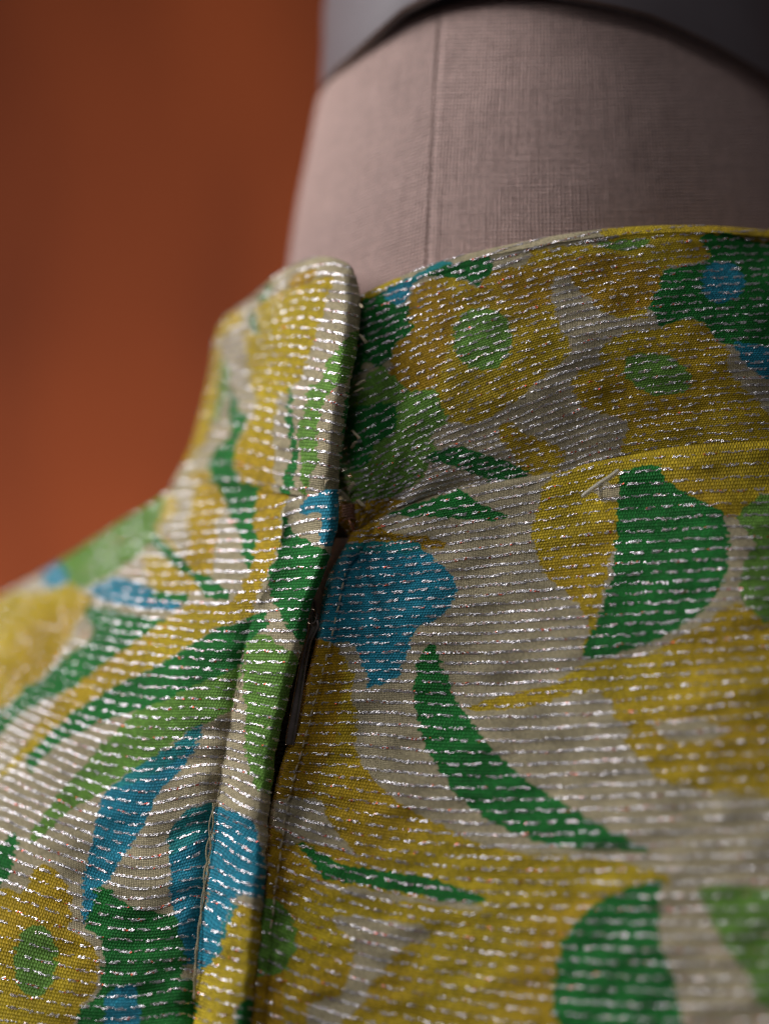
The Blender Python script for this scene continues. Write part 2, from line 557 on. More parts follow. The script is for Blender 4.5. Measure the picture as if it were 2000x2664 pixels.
F1 = [(1063,784),(1073,755),(1102,730),(1146,721),(1182,723),(1218,737),(1240,748),(1261,719),(1290,701),(1366,686),(1380,654),(1420,645),(1500,636),(1552,636),(1678,614),(1815,614),(1848,643),(1830,679),(1732,697),(1718,719),(1707,762),(1689,795),(1678,827),(1617,827),(1563,809),(1534,777),(1501,748),(1483,719),(1440,722),(1436,777),(1461,856),(1480,892),(1483,921),(1436,961),(1400,990),(1348,1033),(1297,1073),(1250,1095),(1211,1105),(1167,1095),(1149,1055),(1131,1015),(1066,1015),(1041,993),(1016,968),(1019,932),(1026,903),(1052,878),(1077,856),(1066,827)]
COLLAR_R = [
    (YEL, [(880,830),(940,790),(1000,755),(1040,735),(1020,700),(930,740),(880,780)]),
    (YEL, [(1590,640),(1590,560),(2100,540),(2300,560),(2300,660),(2000,640),(1700,615)]),
    (DGR, [(947,780),(1001,762),(1019,791),(1059,791),(1070,835),(1077,860),(1045,882),(1023,907),(1016,932),(987,954),(951,943),(920,990),(840,1000),(840,850),(920,805)]),
    (TEA, [(997,762),(1073,719),(1117,694),(1146,676),(1178,686),(1153,701),(1102,719),(1070,741),(1059,777),(1037,791),(1019,791)]),
    (BLU, [(1005,762),(1060,732),(1070,741),(1059,777),(1037,789),(1019,789)]),
    (DGR, [(1113,715),(1146,692),(1178,690),(1214,679),(1276,666),(1281,705),(1250,730),(1241,746),(1214,730),(1175,723)]),
    (YEL, F1),
    (OCH, [(1063,784),(1073,755),(1102,730),(1146,735),(1200,790),(1180,830),(1160,920),(1130,1000),(1066,1013),(1041,993),(1016,968),(1019,932),(1026,903),(1052,878),(1077,856),(1066,827)]),  # shaded left part of the yellow flower, painted in as ochre
    (OCH, [(1290,720),(1400,690),(1520,660),(1620,665),(1720,705),(1707,762),(1689,795),(1617,820),(1563,805),(1534,777),(1501,748),(1483,719),(1440,722),(1430,790),(1340,790)]),  # its shaded upper right, likewise put into the colour
    (LGR, ell(1256, 881, 78, 81)),
    (LGR, [(1548,632),(1682,618),(1671,643),(1617,652),(1573,645)]),
    (DGR, [(1815,614),(1888,607),(2000,632),(2300,640),(2300,900),(2000,903),(1920,900),(1880,892),(1859,878),(1841,849),(1823,835),(1779,831),(1740,842),(1718,849),(1703,820),(1693,795),(1707,762),(1722,719),(1732,701),(1830,683),(1844,654)]),
    (BLU, ell(1880, 733, 56, 54)),
    (BLU, [(1917,889),(2000,903),(2150,930),(2150,1010),(2000,986),(1964,968),(1920,925)]),
    (YEL, [(1602,878),(1631,860),(1718,853),(1747,838),(1783,831),(1823,836),(1844,853),(1862,882),(1891,907),(1891,943),(1902,975),(1942,1015),(1978,1044),(2000,1073),(2300,1100),(2300,1220),(1640,1230),(1631,1127),(1624,1095),(1581,1077),(1508,1059),(1494,1022),(1483,986),(1501,968),(1555,950),(1563,932),(1563,907)]),
    (LGR, [(1620,954),(1638,925),(1689,918),(1736,925),(1779,954),(1797,983),(1787,1015),(1743,1028),(1689,1024),(1646,997),(1624,975)]),
    (LGR, [(860,1010),(922,993),(987,954),(1016,972),(1041,993),(1066,1015),(1131,1015),(1149,1055),(1164,1095),(1120,1130),(1130,1170),(1102,1240),(1045,1276),(1001,1305),(954,1300),(860,1300)]),
    (DGR, [(947,1055),(1023,1048),(1034,1095),(1019,1131),(972,1160),(955,1200),(920,1230),(850,1240),(850,1080)]),
    (YEL, [(1297,1105),(1333,1098),(1348,1124),(1384,1134),(1430,1150),(1475,1180),(1440,1225),(1366,1235),(1333,1185),(1315,1160),(1297,1140)]),
    (DGR, [(1110,1185),(1153,1167),(1207,1164),(1261,1182),(1334,1207),(1373,1229),(1350,1260),(1279,1268),(1254,1239),(1218,1232),(1164,1207),(1117,1200)]),
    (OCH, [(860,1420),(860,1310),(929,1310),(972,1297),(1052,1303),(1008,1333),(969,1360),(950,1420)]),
]
BODICE_R = [
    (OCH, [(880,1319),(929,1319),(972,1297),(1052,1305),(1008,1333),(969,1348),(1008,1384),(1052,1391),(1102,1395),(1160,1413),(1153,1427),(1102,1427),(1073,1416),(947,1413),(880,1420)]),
    (DGR, [(1005,1337),(1073,1312),(1131,1294),(1189,1272),(1218,1290),(1261,1315),(1297,1333),(1323,1348),(1261,1355),(1211,1351),(1160,1348),(1102,1344),(1055,1344)]),
    (YEL, [(1420,1254),(1508,1195),(1573,1180),(1653,1165),(1760,1140),(2000,1120),(2300,1100),(2300,1310),(2000,1283),(1971,1294),(1935,1326),(1924,1351),(1880,1345),(1700,1400),(1600,1420),(1560,1580),(1530,1700),(1516,1702),(1519,1673),(1534,1637),(1519,1593),(1483,1550),(1460,1535),(1424,1507),(1406,1471),(1388,1420),(1384,1377),(1398,1322)]),
    (BEI, [(1540,1275),(1580,1255),(1612,1270),(1610,1300),(1570,1305)]),
    (BLU, [(880,1425),(906,1420),(1096,1429),(1147,1472),(1180,1501),(1185,1539),(1172,1577),(1138,1611),(1079,1636),(1062,1695),(1037,1758),(1003,1779),(961,1788),(953,1758),(936,1703),(911,1674),(822,1670),(770,1670),(790,1602),(830,1484)]),
    (TEA, [(880,1416),(947,1411),(1081,1407),(1097,1435),(1045,1440),(972,1438),(900,1436)]),
    (DGR, [(1624,1225),(1714,1207),(1732,1250),(1783,1283),(1834,1308),(1880,1333),(1895,1391),(1895,1449),(1880,1514),(1848,1568),(1761,1637),(1675,1680),(1545,1713),(1516,1702),(1559,1604),(1591,1503),(1602,1395),(1610,1268)]),
    (LGR, [(1971,1294),(2000,1286),(2300,1290),(2300,1700),(2000,1650),(1964,1604),(1935,1565),(1924,1539),(1931,1467),(1964,1413),(1938,1384),(1920,1341)]),
    (YEL, [(1915,1569),(1869,1594),(1823,1628),(1764,1657),(1679,1703),(1560,1720),(1502,1734),(1440,1780),(1400,1790),(1300,1812),(1217,1843),(1275,1850),(1397,1838),(1460,1815),(1540,1800),(1600,1830),(1590,1860),(1640,1900),(1620,1930),(1680,1990),(1720,2030),(1850,2060),(2000,2075),(2300,2080),(2300,1660),(2000,1620),(1960,1590)]),
    (BEI, [(1700,1890),(1800,1870),(1900,1900),(1840,1925),(1750,1930)]),
    (YEL, [(780,1674),(822,1674),(868,1674),(902,1720),(919,1762),(915,1813),(927,1859),(925,1920),(919,1948),(944,1990),(1000,2060),(1072,2110),(1116,2132),(1163,2154),(1217,2186),(1296,2208),(1361,2222),(1452,2226),(1600,2240),(1733,2278),(1740,2300),(1690,2310),(1640,2330),(1580,2360),(1530,2400),(1480,2450),(1450,2520),(1440,2600),(1445,2850),(560,2850),(560,2100),(640,1950)]),
    (OCH, [(740,1674),(868,1674),(893,1720),(890,1800),(880,1880),(860,1960),(820,2040),(780,2120),(760,2250),(740,2400),(720,2850),(560,2850),(560,2100),(640,1950)]),  # yellow print browned along the zip, no separate figure
    (BEI, [(620,2080),(702,2085),(753,2076),(836,2083),(847,2126),(865,2155),(894,2188),(934,2231),(861,2206),(782,2191),(746,2206),(735,2170),(702,2152),(620,2150)]),
    (BEI, [(811,2281),(847,2299),(1006,2324),(1100,2339),(1240,2355),(1240,2372),(1100,2352),(933,2334),(825,2297)]),
    (DGR, [(771,2194),(800,2201),(850,2227),(890,2248),(970,2263),(1100,2281),(1138,2289),(1201,2313),(1259,2336),(1240,2352),(1138,2344),(1100,2331),(1006,2317),(908,2299),(843,2288),(818,2266),(800,2227)]),
    (BEI, [(865,2382),(944,2389),(1100,2407),(1110,2440),(1042,2465),(1017,2498),(999,2530),(966,2563),(952,2599),(915,2642),(890,2664),(870,2850),(780,2850),(800,2664),(807,2617),(890,2584),(908,2544),(923,2490),(905,2440),(872,2404)]),
    (LGR, [(640,2340),(702,2339),(731,2349),(746,2375),(767,2411),(771,2461),(760,2498),(738,2530),(702,2537),(640,2530)]),
    (DGR, [(1117,1674),(1088,1720),(1075,1792),(1083,1855),(1100,1931),(1121,1977),(1155,2019),(1176,2057),(1222,2100),(1270,2135),(1318,2161),(1372,2183),(1419,2197),(1506,2210),(1600,2212),(1686,2216),(1600,2168),(1535,2132),(1480,2100),(1426,2067),(1376,2035),(1336,2002),(1289,1962),(1253,1915),(1217,1865),(1181,1807),(1163,1760),(1155,1750),(1138,1691)]),
    (DGR, [(1725,2288),(1718,2317),(1714,2353),(1714,2425),(1725,2479),(1747,2534),(1761,2588),(1779,2664),(1800,2850),(1460,2850),(1458,2664),(1440,2642),(1440,2570),(1443,2516),(1454,2479),(1469,2443),(1501,2400),(1519,2371),(1573,2339),(1624,2317),(1689,2295)]),
    (LGR, [(1819,2313),(1906,2306),(2000,2313),(2300,2320),(2300,2800),(2000,2628),(1964,2599),(1942,2534),(1906,2498),(1880,2443),(1852,2400),(1826,2353)]),
]
LEAF_L = [(597,1001),(613,1037),(624,1066),(646,1081),(631,1117),(613,1146),(610,1182),(612,1225),(617,1247),(675,1269),(667,1290),(660,1345),(664,1417),(656,1475),(646,1478),(631,1435),(617,1381),(591,1326),(573,1269),(545,1240),(548,1200),(555,1182),(573,1153),(602,1124),(595,1073)]
COLLAR_L = [
    (YEL, [(682,785),(750,748),(866,719),(855,759),(844,813),(823,857),(812,907),(794,951),(776,987),(754,1016),(725,1030),(718,1066),(711,1128),(711,1182),(714,1225),(700,1290),(650,1290),(624,1240),(610,1205),(610,1175),(624,1139),(653,1095),(667,1055),(660,1019),(646,983),(646,940),(635,893),(638,864),(671,864),(667,803)]),
    (OCH, [(750,735),(775,715),(815,700),(830,715),(800,735),(765,748)]),
    (YEL, [(560,875),(585,830),(630,806),(625,842),(590,864),(565,893)]),
    (YEL, [(559,907),(577,914),(573,965),(566,1019),(555,1091),(526,1153),(480,1210),(490,1100),(530,1000)]),
    (LGR, [(577,929),(595,965),(588,1019),(566,1091),(555,1091),(570,1019)]),
    (YEL, [(480,1240),(530,1225),(560,1250),(500,1260)]),
    (DGR, [(653,803),(664,821),(671,871),(653,850)]),
    (DGR, [(685,766),(707,734),(714,728),(690,785),(675,785)]),
    (DGR, LEAF_L),
    (DGR, [(754,1005),(759,1030),(758,1073),(765,1110),(772,1164),(772,1218),(765,1250),(750,1290),(728,1285),(738,1240),(754,1200),(756,1146),(747,1102),(745,1055)]),
    (LGR, [(913,864),(940,871),(940,929),(906,983),(880,1001),(844,1037),(834,1073),(826,1120),(823,1164),(826,1204),(805,1250),(790,1290),(780,1285),(785,1240),(779,1182),(776,1120),(794,1055),(801,1012),(834,983),(852,940),(884,900)]),
    (DGR, [(930,965),(910,1001),(893,1073),(893,1146),(882,1230),(960,1250),(990,1073),(990,880),(940,900)]),
]
BODICE_L = [
    (YEL, [(519,1261),(570,1265),(581,1319),(563,1363),(559,1417),(555,1482),(519,1500),(483,1475),(490,1417),(490,1345),(501,1294)]),
    (YEL, [(660,1270),(700,1260),(750,1275),(736,1319),(729,1363),(729,1417),(718,1446),(700,1478),(689,1507),(675,1536),(660,1579),(649,1605),(600,1623),(564,1632),(531,1654),(491,1679),(434,1715),(379,1748),(325,1773),(275,1799),(217,1835),(170,1871),(134,1900),(101,1932),(69,1968),(36,1999),(7,2020),(-30,2050),(29,1981),(65,1934),(108,1872),(159,1811),(188,1790),(235,1757),(289,1713),(347,1673),(397,1637),(426,1612),(470,1590),(500,1572),(560,1577),(605,1560),(640,1500),(656,1475),(664,1417),(660,1345)]),
    (YEL, [(376,1450),(419,1450),(459,1475),(506,1507),(517,1529),(491,1550),(452,1547),(397,1536),(383,1507),(376,1475)]),
    (YEL, [(408,1323),(448,1280),(459,1330),(426,1359),(419,1392),(455,1421),(470,1442),(448,1428),(415,1399),(405,1356)]),
    (LGR, [(425,1280),(408,1359),(408,1395),(390,1403),(361,1442),(325,1471),(289,1493),(271,1504),(231,1525),(202,1529),(173,1515),(140,1480),(200,1400),(330,1300)]),
    (BLU, [(119,1525),(110,1490),(150,1460),(177,1500),(173,1518),(145,1529)]),
    (YEL, [(-100,1590),(22,1545),(108,1540),(173,1518),(202,1529),(231,1551),(231,1576),(220,1601),(195,1630),(173,1670),(152,1710),(119,1749),(72,1793),(18,1832),(0,1840),(-160,1930),(-250,1700)]),
    (DGR, [(390,1399),(408,1395),(434,1421),(480,1457),(506,1489),(549,1504),(578,1529),(600,1550),(592,1558),(542,1558),(517,1529),(506,1507),(459,1475),(426,1442),(397,1421)]),
    (BLU, [(231,1540),(246,1525),(289,1504),(325,1504),(361,1518),(394,1536),(397,1551),(434,1562),(473,1572),(462,1583),(415,1587),(361,1580),(307,1572),(271,1562)]),
    (DGR, [(394,1536),(452,1543),(488,1547),(477,1569),(434,1562),(397,1554)]),
    (DGR, [(231,1576),(307,1587),(361,1601),(426,1612),(397,1637),(347,1673),(289,1713),(235,1757),(188,1790),(155,1805),(110,1825),(72,1847),(29,1880),(0,1908),(-100,2000),(-100,1900),(0,1851),(43,1818),(69,1786),(105,1771),(137,1742),(173,1706),(224,1673),(245,1640),(224,1601)]),
    (DGR, LEAF_L),
    (DGR, [(640,1615),(600,1625),(564,1634),(531,1656),(491,1681),(434,1717),(379,1750),(325,1775),(275,1801),(217,1837),(170,1873),(134,1902),(101,1934),(69,1970),(80,2014),(108,1977),(145,1937),(202,1909),(253,1887),(307,1865),(361,1847),(415,1825),(470,1804),(502,1786),(560,1765),(620,1735),(634,1690),(645,1650)]),
    (LGR, [(632,1735),(560,1765),(502,1786),(470,1804),(415,1825),(361,1847),(325,1880),(285,1919),(253,1952),(217,1995),(173,2039),(145,2075),(119,2111),(87,2154),(76,2194),(108,2179),(145,2140),(188,2104),(246,2075),(285,2049),(318,2017),(379,1981),(434,1945),(506,1894),(553,1876),(600,1847),(612,1800)]),
    (BLU, [(531,1890),(520,1919),(506,1952),(477,1992),(448,2024),(412,2064),(390,2111),(368,2158),(343,2198),(311,2241),(289,2281),(271,2306),(249,2328),(242,2364),(231,2380),(217,2407),(213,2364),(217,2281),(231,2216),(246,2154),(264,2082),(289,2049),(318,2020),(347,1999),(397,1970),(452,1937),(506,1894)]),
    (TEA, [(506,1894),(531,1890),(500,1945),(450,1985),(380,2025),(300,2055),(289,2049),(318,2020),(347,1999),(397,1970),(452,1937)]),
    (BLU, [(560,2096),(556,2129),(545,2180),(534,2270),(530,2390),(520,2454),(516,2505),(480,2508),(477,2469),(462,2425),(459,2389),(441,2353),(444,2299),(448,2324),(444,2281),(437,2234),(434,2190),(448,2151),(477,2115),(524,2093)]),
    (TEA, [(560,2096),(553,2150),(500,2190),(440,2230),(434,2190),(448,2151),(477,2115),(524,2093)]),
    (DGR, [(249,2310),(289,2317),(325,2353),(368,2367),(444,2382),(462,2389),(466,2425),(480,2479),(480,2508),(475,2545),(505,2560),(512,2664),(505,2850),(180,2850),(202,2664),(202,2628),(253,2599),(260,2552),(267,2516),(267,2479),(253,2429),(224,2414),(231,2382),(246,2339)]),
    (BLU, [(278,2599),(303,2570),(347,2563),(361,2599),(365,2664),(370,2850),(270,2850),(271,2664)]),
    (YEL, [(-250,2330),(0,2313),(22,2310),(58,2328),(76,2288),(83,2266),(116,2248),(148,2266),(173,2302),(184,2346),(188,2389),(181,2418),(217,2443),(249,2479),(256,2526),(249,2581),(213,2620),(195,2664),(190,2850),(-250,2850)]),
    (LGR, ell(92, 2501, 56, 94)),
    (DGR, [(-80,2230),(0,2205),(33,2165),(47,2190),(33,2245),(0,2310),(-80,2330)]),
    # the lap over the zip
    (BLU, [(830,1262),(890,1262),(930,1319),(920,1388),(880,1424),(834,1413),(834,1355),(837,1337),(783,1334),(794,1294),(808,1272)]),
    (DGR, [(736,1345),(750,1348),(758,1384),(779,1395),(815,1413),(852,1435),(880,1475),(870,1525),(850,1576),(820,1626),(790,1680),(768,1655),(743,1626),(718,1583),(703,1543),(696,1507),(703,1475),(725,1446),(732,1402)]),
    (DGR, [(649,1601),(685,1597),(696,1630),(667,1652),(642,1673),(636,1641)]),
    (LGR, [(642,1673),(667,1652),(700,1655),(725,1680),(761,1699),(785,1735),(790,1772),(775,1819),(761,1881),(750,1935),(739,1989),(736,2043),(725,2080),(677,2061),(655,2036),(644,1989),(637,1935),(641,1881),(637,1808),(634,1736),(632,1700)]),
    (BLU, [(558,2104),(608,2111),(652,2133),(670,2172),(688,2245),(700,2346),(659,2335),(623,2328),(601,2353),(590,2371),(572,2443),(551,2498),(522,2530),(514,2512),(522,2407),(536,2353),(540,2281),(550,2190)]),
    (TEA, [(600,2353),(612,2360),(590,2420),(565,2490),(545,2506),(572,2443),(590,2378)]),
    (YEL, [(612,2360),(637,2357),(684,2378),(710,2425),(700,2498),(670,2588),(619,2617),(608,2664),(600,2850),(480,2850),(505,2664),(511,2544),(522,2530),(551,2500),(572,2475),(590,2420)]),
    (DGR, [(655,2599),(680,2642),(680,2850),(600,2850),(619,2628)]),
]

dyeN, dyeN2 = Noise(21), Noise(22)

def paint(px, py, cellrow, shapes):
    """dye per vertex: printed figures with the little steps of the weave along their edges"""
    h = np.sin(np.floor(cellrow) * 127.1) * 43758.5453
    h = h - np.floor(h)
    jx = px + (h - .5) * 12 + 2.2 * dyeN(px, py, 9, 9)
    jy = py + 2.4 * dyeN2(px, py, 11, 11)
    col = np.empty(px.shape + (3,))
    col[:] = BEI
    ground = np.ones(px.shape)
    floats = np.ones(px.shape)
    och = np.clip(0.5 + 0.55 * dyeN(px, py, 170, 120), 0, 1)[..., None]
    yel = np.array(YEL) * (1 - och * .6) + np.array(OCH) * och * .6
    for c, poly in shapes:
        m = inside(smooth_poly(poly), jx, jy)
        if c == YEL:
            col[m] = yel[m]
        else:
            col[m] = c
        ground[m] = 1.0 if c == BEI else 0.0
        floats[m] = 0.78 if c in (YEL, OCH) else (1.0 if c == BEI else 0.9)
    floats[(px < 235) & (py < 1850) & (ground < .5)] *= 0.45
    col *= (1 + 0.07 * dyeN2(px, py, 60, 60))[..., None]
    return np.clip(col, 0.002, 1), ground, floats

def px_grid(x, y, d):
    p = P3(x, y, d)
    return p

def normals(p):
    du = np.gradient(p, axis=1)
    dv = np.gradient(p, axis=0)
    n = np.cross(du, dv)
    n /= np.linalg.norm(n, axis=-1, keepdims=True) + 1e-15
    tocam = np.array([0, 0, CAMZ]) - p
    s = np.sign((n * tocam).sum(-1))
    # keep one side for the whole sheet
    return n * (1 if s.sum() > 0 else -1)

YSTEP = 1.0
def sheet(name, x, y, d, T, shapes, parent, px=None, py=None, thread_cols=None):
    """cloth sheet: grid arrays in picture units + thread field T -> the panel and its metallic yarns"""
    if px is None: px, py = x, y
    p = P3(x, y, d)
    arc = np.cumsum(np.concatenate([np.zeros((x.shape[0], 1)), np.hypot(np.diff(px, axis=1), np.diff(py, axis=1))], 1), 1)
    ref = arc - arc[:, arc.shape[1] // 2][:, None] + px[:, arc.shape[1] // 2][:, None]
    u = ref / 7.6
    w = T * 3.6
    col, ground, floats = paint(px, py, w, shapes)
    at = {'dye': ('FLOAT_COLOR', 'color', np.concatenate([col, np.ones(col.shape[:-1] + (1,))], -1)),
          'weave': ('FLOAT_VECTOR', 'vector', np.stack([u, w, ground], -1))}
    o = mesh_from(name, p, grid_faces(*x.shape), M_CLOTH, parent, attrs=at)
    yarn(p, T, ground, ref, o, thread_cols, floats)
    return o

def dashes(m):
    """where each of the two plies shows on the figured cloth: floats and dips of uneven length"""
    out = np.zeros((m, 2), bool)
    for ply in range(2):
        i = int(rng.integers(-6, 3))
        while i < m:
            on = int(rng.integers(4, 11)) if ply == 0 else int(rng.integers(3, 8))
            out[max(i, 0):max(i + on, 0), ply] = True
            i += on + (int(rng.integers(2, 5)) if ply == 0 else int(rng.integers(3, 8)))
    return out

def slow(m):
    """slow twist of the yarn along its length, degrees"""
    i = np.arange(m)
    o = np.zeros((m, 3))
    for c in range(3):
        for w in (9, 23, 61):
            o[:, c] += rng.normal(0, 7) * np.sin(i * 2 * np.pi / (w * rng.uniform(.7, 1.4)) + rng.uniform(0, 6.28))
    return o

def yarn(p, T, ground, ref, parent, cols=None, floats=None):
    """every metallic pick of the weave as two plies of little bright beads, following T = whole numbers"""
    N = normals(p)
    nr, nc = T.shape
    k0, k1 = int(np.ceil(T.min())), int(np.floor(T.max()))
    pos, nor, tan, gr, kk, un, da, sl, fl = [], [], [], [], [], [], [], [], []
    c0, c1 = cols if cols else (0, nc)
    for k in range(k0, k1 + 1):
        s = T - k
        hit = (s[:-1] <= 0) != (s[1:] <= 0)
        has = hit.any(0)
        has[:c0] = False; has[c1:] = False
        if has.sum() < 6: continue
        i = hit.argmax(0)
        j = np.arange(nc)
        f = s[i, j] / (s[i, j] - s[i + 1, j] + 1e-12)
        f = np.clip(f, 0, 1)[:, None]
        q = p[i, j] * (1 - f) + p[i + 1, j] * f
        qn = N[i, j] * (1 - f) + N[i + 1, j] * f
        qg = ground[i, j]
        qf = floats[i, j]
        # contiguous runs
        idx = np.where(has)[0]
        for run in np.split(idx, np.where(np.diff(idx) > 1)[0] + 1):
            if len(run) < 6: continue
            a = q[run]; an = qn[run]; ag = qg[run]
            L = np.concatenate([[0], np.cumsum(np.linalg.norm(np.diff(a, axis=0), axis=1))])
            pitch = 0.00036
            m = int(L[-1] / pitch)
            if m < 4: continue
            ss = (np.arange(m) + .5) * pitch
            b = np.stack([np.interp(ss, L, a[:, c]) for c in range(3)], 1)
            bn = np.stack([np.interp(ss, L, an[:, c]) for c in range(3)], 1)
            bg = np.interp(ss, L, ag)
            bt = np.gradient(b, axis=0)
            pos.append(b); nor.append(bn); tan.append(bt); gr.append(bg); kk.append(np.full(m, k)); un.append(np.arange(m)); da.append(dashes(m)); sl.append(slow(m)); fl.append(np.interp(ss, L, qf[run]))
    if not pos: return
    pos, nor, tan, gr, kk, un, da, sl, fl = map(np.concatenate, (pos, nor, tan, gr, kk, un, da, sl, fl))
    nor /= np.linalg.norm(nor, axis=1)[:, None] + 1e-15
    tan /= np.linalg.norm(tan, axis=1)[:, None] + 1e-15
    bi = np.cross(nor, tan)
    n = len(pos)
    # where the pick dives under the figured cloth: dashes
    # slow drift of the yarn within its shed, thickness swings
    drift = 0.00010 * np.sin(un * 0.21 + kk * 3.1) + 0.00005 * rng.standard_normal(n)
    foil_base = np.array([0.93, 0.88, 0.89])
    V, F, A = [], [], []
    off = 0
    gl = np.array([-1.0, 0.0, 1.0]); ga = np.array([-1.0, -0.4, 0.4, 1.0])
    for ply, side in ((0, 0.000135), (1, -0.000135)):
        on = np.where(gr > 0.5, rng.random(n) < 0.93, da[:, ply] & (rng.random(n) < fl))
        idx = np.where(on)[0]
        m = len(idx)
        if m == 0: continue
        prt = gr[idx] < 0.5
        shift = (0.5 if ply else 0.0) * 0.00036
        yaw = np.radians(rng.normal(11, 14, m) + np.where(prt, 9, 0))
        t = tan[idx] * np.cos(yaw)[:, None] - bi[idx] * np.sin(yaw)[:, None] * np.sign((bi[idx][:, 2]) + 1e-9)[:, None] * -1
        b2 = np.cross(nor[idx], t)
        roll = np.radians(rng.normal(0, 9, m) + sl[idx, ply]); pit = np.radians(rng.normal(0, 9, m) + sl[idx, 2])
        nn = nor[idx] + b2 * np.tan(roll)[:, None] + t * np.tan(pit)[:, None]
        nn /= np.linalg.norm(nn, axis=1)[:, None]
        b2 = np.cross(nn, t); b2 /= np.linalg.norm(b2, axis=1)[:, None]
        t = np.cross(b2, nn)
        c = pos[idx] + tan[idx] * shift + bi[idx] * (side + drift[idx])[:, None] + nor[idx] * (0.00003 + 0.00006 * rng.random(m))[:, None]
        hl = 0.00020 * rng.uniform(.75, 1.25, m); hw = 0.00012 * rng.uniform(.7, 1.15, m)
        hh = 0.00010
        g = []
        for a in gl:
            for b in ga:
                z = hh * (1 - 0.30 * a * a - 0.34 * b * b)
                g.append(c + t * (a * hl)[:, None] + b2 * (b * hw * (1 - .25 * a * a))[:, None] + nn * z)
        v = np.stack(g, 1)
        base = np.arange(m)[:, None] * 12 + off
        q = np.array([[i * 4 + j, i * 4 + j + 1, (i + 1) * 4 + j + 1, (i + 1) * 4 + j] for i in range(2) for j in range(3)])
        F.append((base[:, :, None] + q[None].reshape(1, 6, 4)).reshape(-1, 4))
        col = foil_base * rng.uniform(.72, 1.05, m)[:, None]
        warm = rng.random(m)
        col = np.where((warm < .10)[:, None], col * np.array([1.0, .78, .74]), col)
        run = np.sin(un[idx] * 0.043 + kk[idx] * 7.7) + 0.6 * np.sin(kk[idx] * 2.3)
        red_glint = (rng.random(m) < np.clip(-0.01 + 0.07 * run + 0.035 * np.clip((kk[idx] - 26) / 12, 0, 1), 0.006, .13))  # reddish reflections of the room, painted into scattered beads
        col = np.where(red_glint[:, None], np.array([0.85, 0.13, 0.07]), col)
        dark = rng.random(m) < np.clip(0.07 + 0.10 * np.sin(un[idx] * 0.09 + kk[idx] * 5.1), 0.01, .2)
        col = np.where(dark[:, None], col * .6, col)
        A.append(np.repeat(np.concatenate([col, np.ones((m, 1))], 1)[:, None], 12, 1).reshape(-1, 4))
        V.append(v.reshape(-1, 3))
        off += m * 12
    y = mesh_from('metallic_yarn', np.concatenate(V), np.concatenate(F), M_FOIL, parent,
                  attrs={'foil': ('FLOAT_COLOR', 'color', np.concatenate(A))})
    y['kind'] = 'stuff'

dress = empty('dress')
tag(dress, 'vintage silver striped dress printed with yellow, green and blue flowers, worn by the dress form', 'dress')

wr1, wr2, wr3 = Noise(31), Noise(32), Noise(33)

# ---- right back bodice
dR = rbf([(930,1390,-4),(930,1500,-2),(850,1600,-3),(800,1800,-1),(740,2050,2),(700,2300,6),(690,2650,12),(640,2850,15),
          (1200,1270,-2.5),(1200,1500,0.5),(1200,1800,4),(1200,2100,9),(1200,2400,14),(1200,2800,20),
          (1600,1200,-0.5),(1600,1500,6),(1600,1800,12),(1600,2100,17.5),(1600,2400,23),(1600,2800,29),
          (2000,1150,0),(2000,1500,11),(2000,1800,19),(2000,2100,25),(2000,2400,31),(2000,2800,37),
          (2350,1150,-14),(2350,1500,4),(2350,1800,16),(2350,2100,25),(2350,2800,38)])
TR = levels([
    (0, [(940,1365),(1100,1318),(1250,1285),(1400,1252),(1600,1203),(2000,1168),(2350,1165)]),
    (5, [(940,1440),(1100,1424),(1250,1402),(1400,1380),(1700,1352),(2000,1340),(2350,1345)]),
    (10, [(870,1550),(950,1547),(1100,1535),(1250,1525),(1400,1510),(1700,1490),(2000,1478),(2350,1480)]),
    (19, [(820,1755),(950,1745),(1100,1748),(1250,1752),(1400,1746),(1700,1730),(2000,1712),(2350,1710)]),
    (27, [(760,1960),(900,1965),(1100,1985),(1400,1988),(1700,1975),(2000,1960),(2350,1960)]),
    (35, [(715,2130),(800,2160),(950,2200),(1200,2230),(1500,2232),(2000,2225),(2350,2225)]),
    (43, [(700,2330),(800,2370),(950,2420),(1200,2470),(1500,2500),(2000,2510),(2350,2510)]),
    (48, [(690,2500),(800,2545),(950,2590),(1200,2640),(1500,2680),(2000,2695),(2350,2695)]),
    (53, [(690,2670),(950,2760),(1200,2820),(1500,2860),(2000,2880),(2350,2880)])])
SEAM_R = [(840,1440),(900,1402),(935,1383),(1000,1340),(1060,1312),(1200,1263),(1370,1238),(1480,1214),(1600,1190),(1760,1160),(2000,1145),(2350,1150)]
EDGE_R = curve1([(935,1300),(918,1400),(902,1424),(862,1465),(841,1525),(838,1579),(822,1670),(808,1724),(789,1800),(770,1870),(744,1950),(715,2040),(690,2200),(665,2400),(640,2650),(625,2850)])

def fan(x, y, amp):
    dx, dy = x - 925, y - 1392
    r = np.hypot(dx, dy)
    a = np.arctan2(-dy, dx)
    e = np.exp(-((r - 130) / 170) ** 2) * (r / (r + 40))
    return amp * e * (np.sin(a * 13 + .6 * np.sin(r / 60)) + .5 * np.sin(a * 23 + 1))

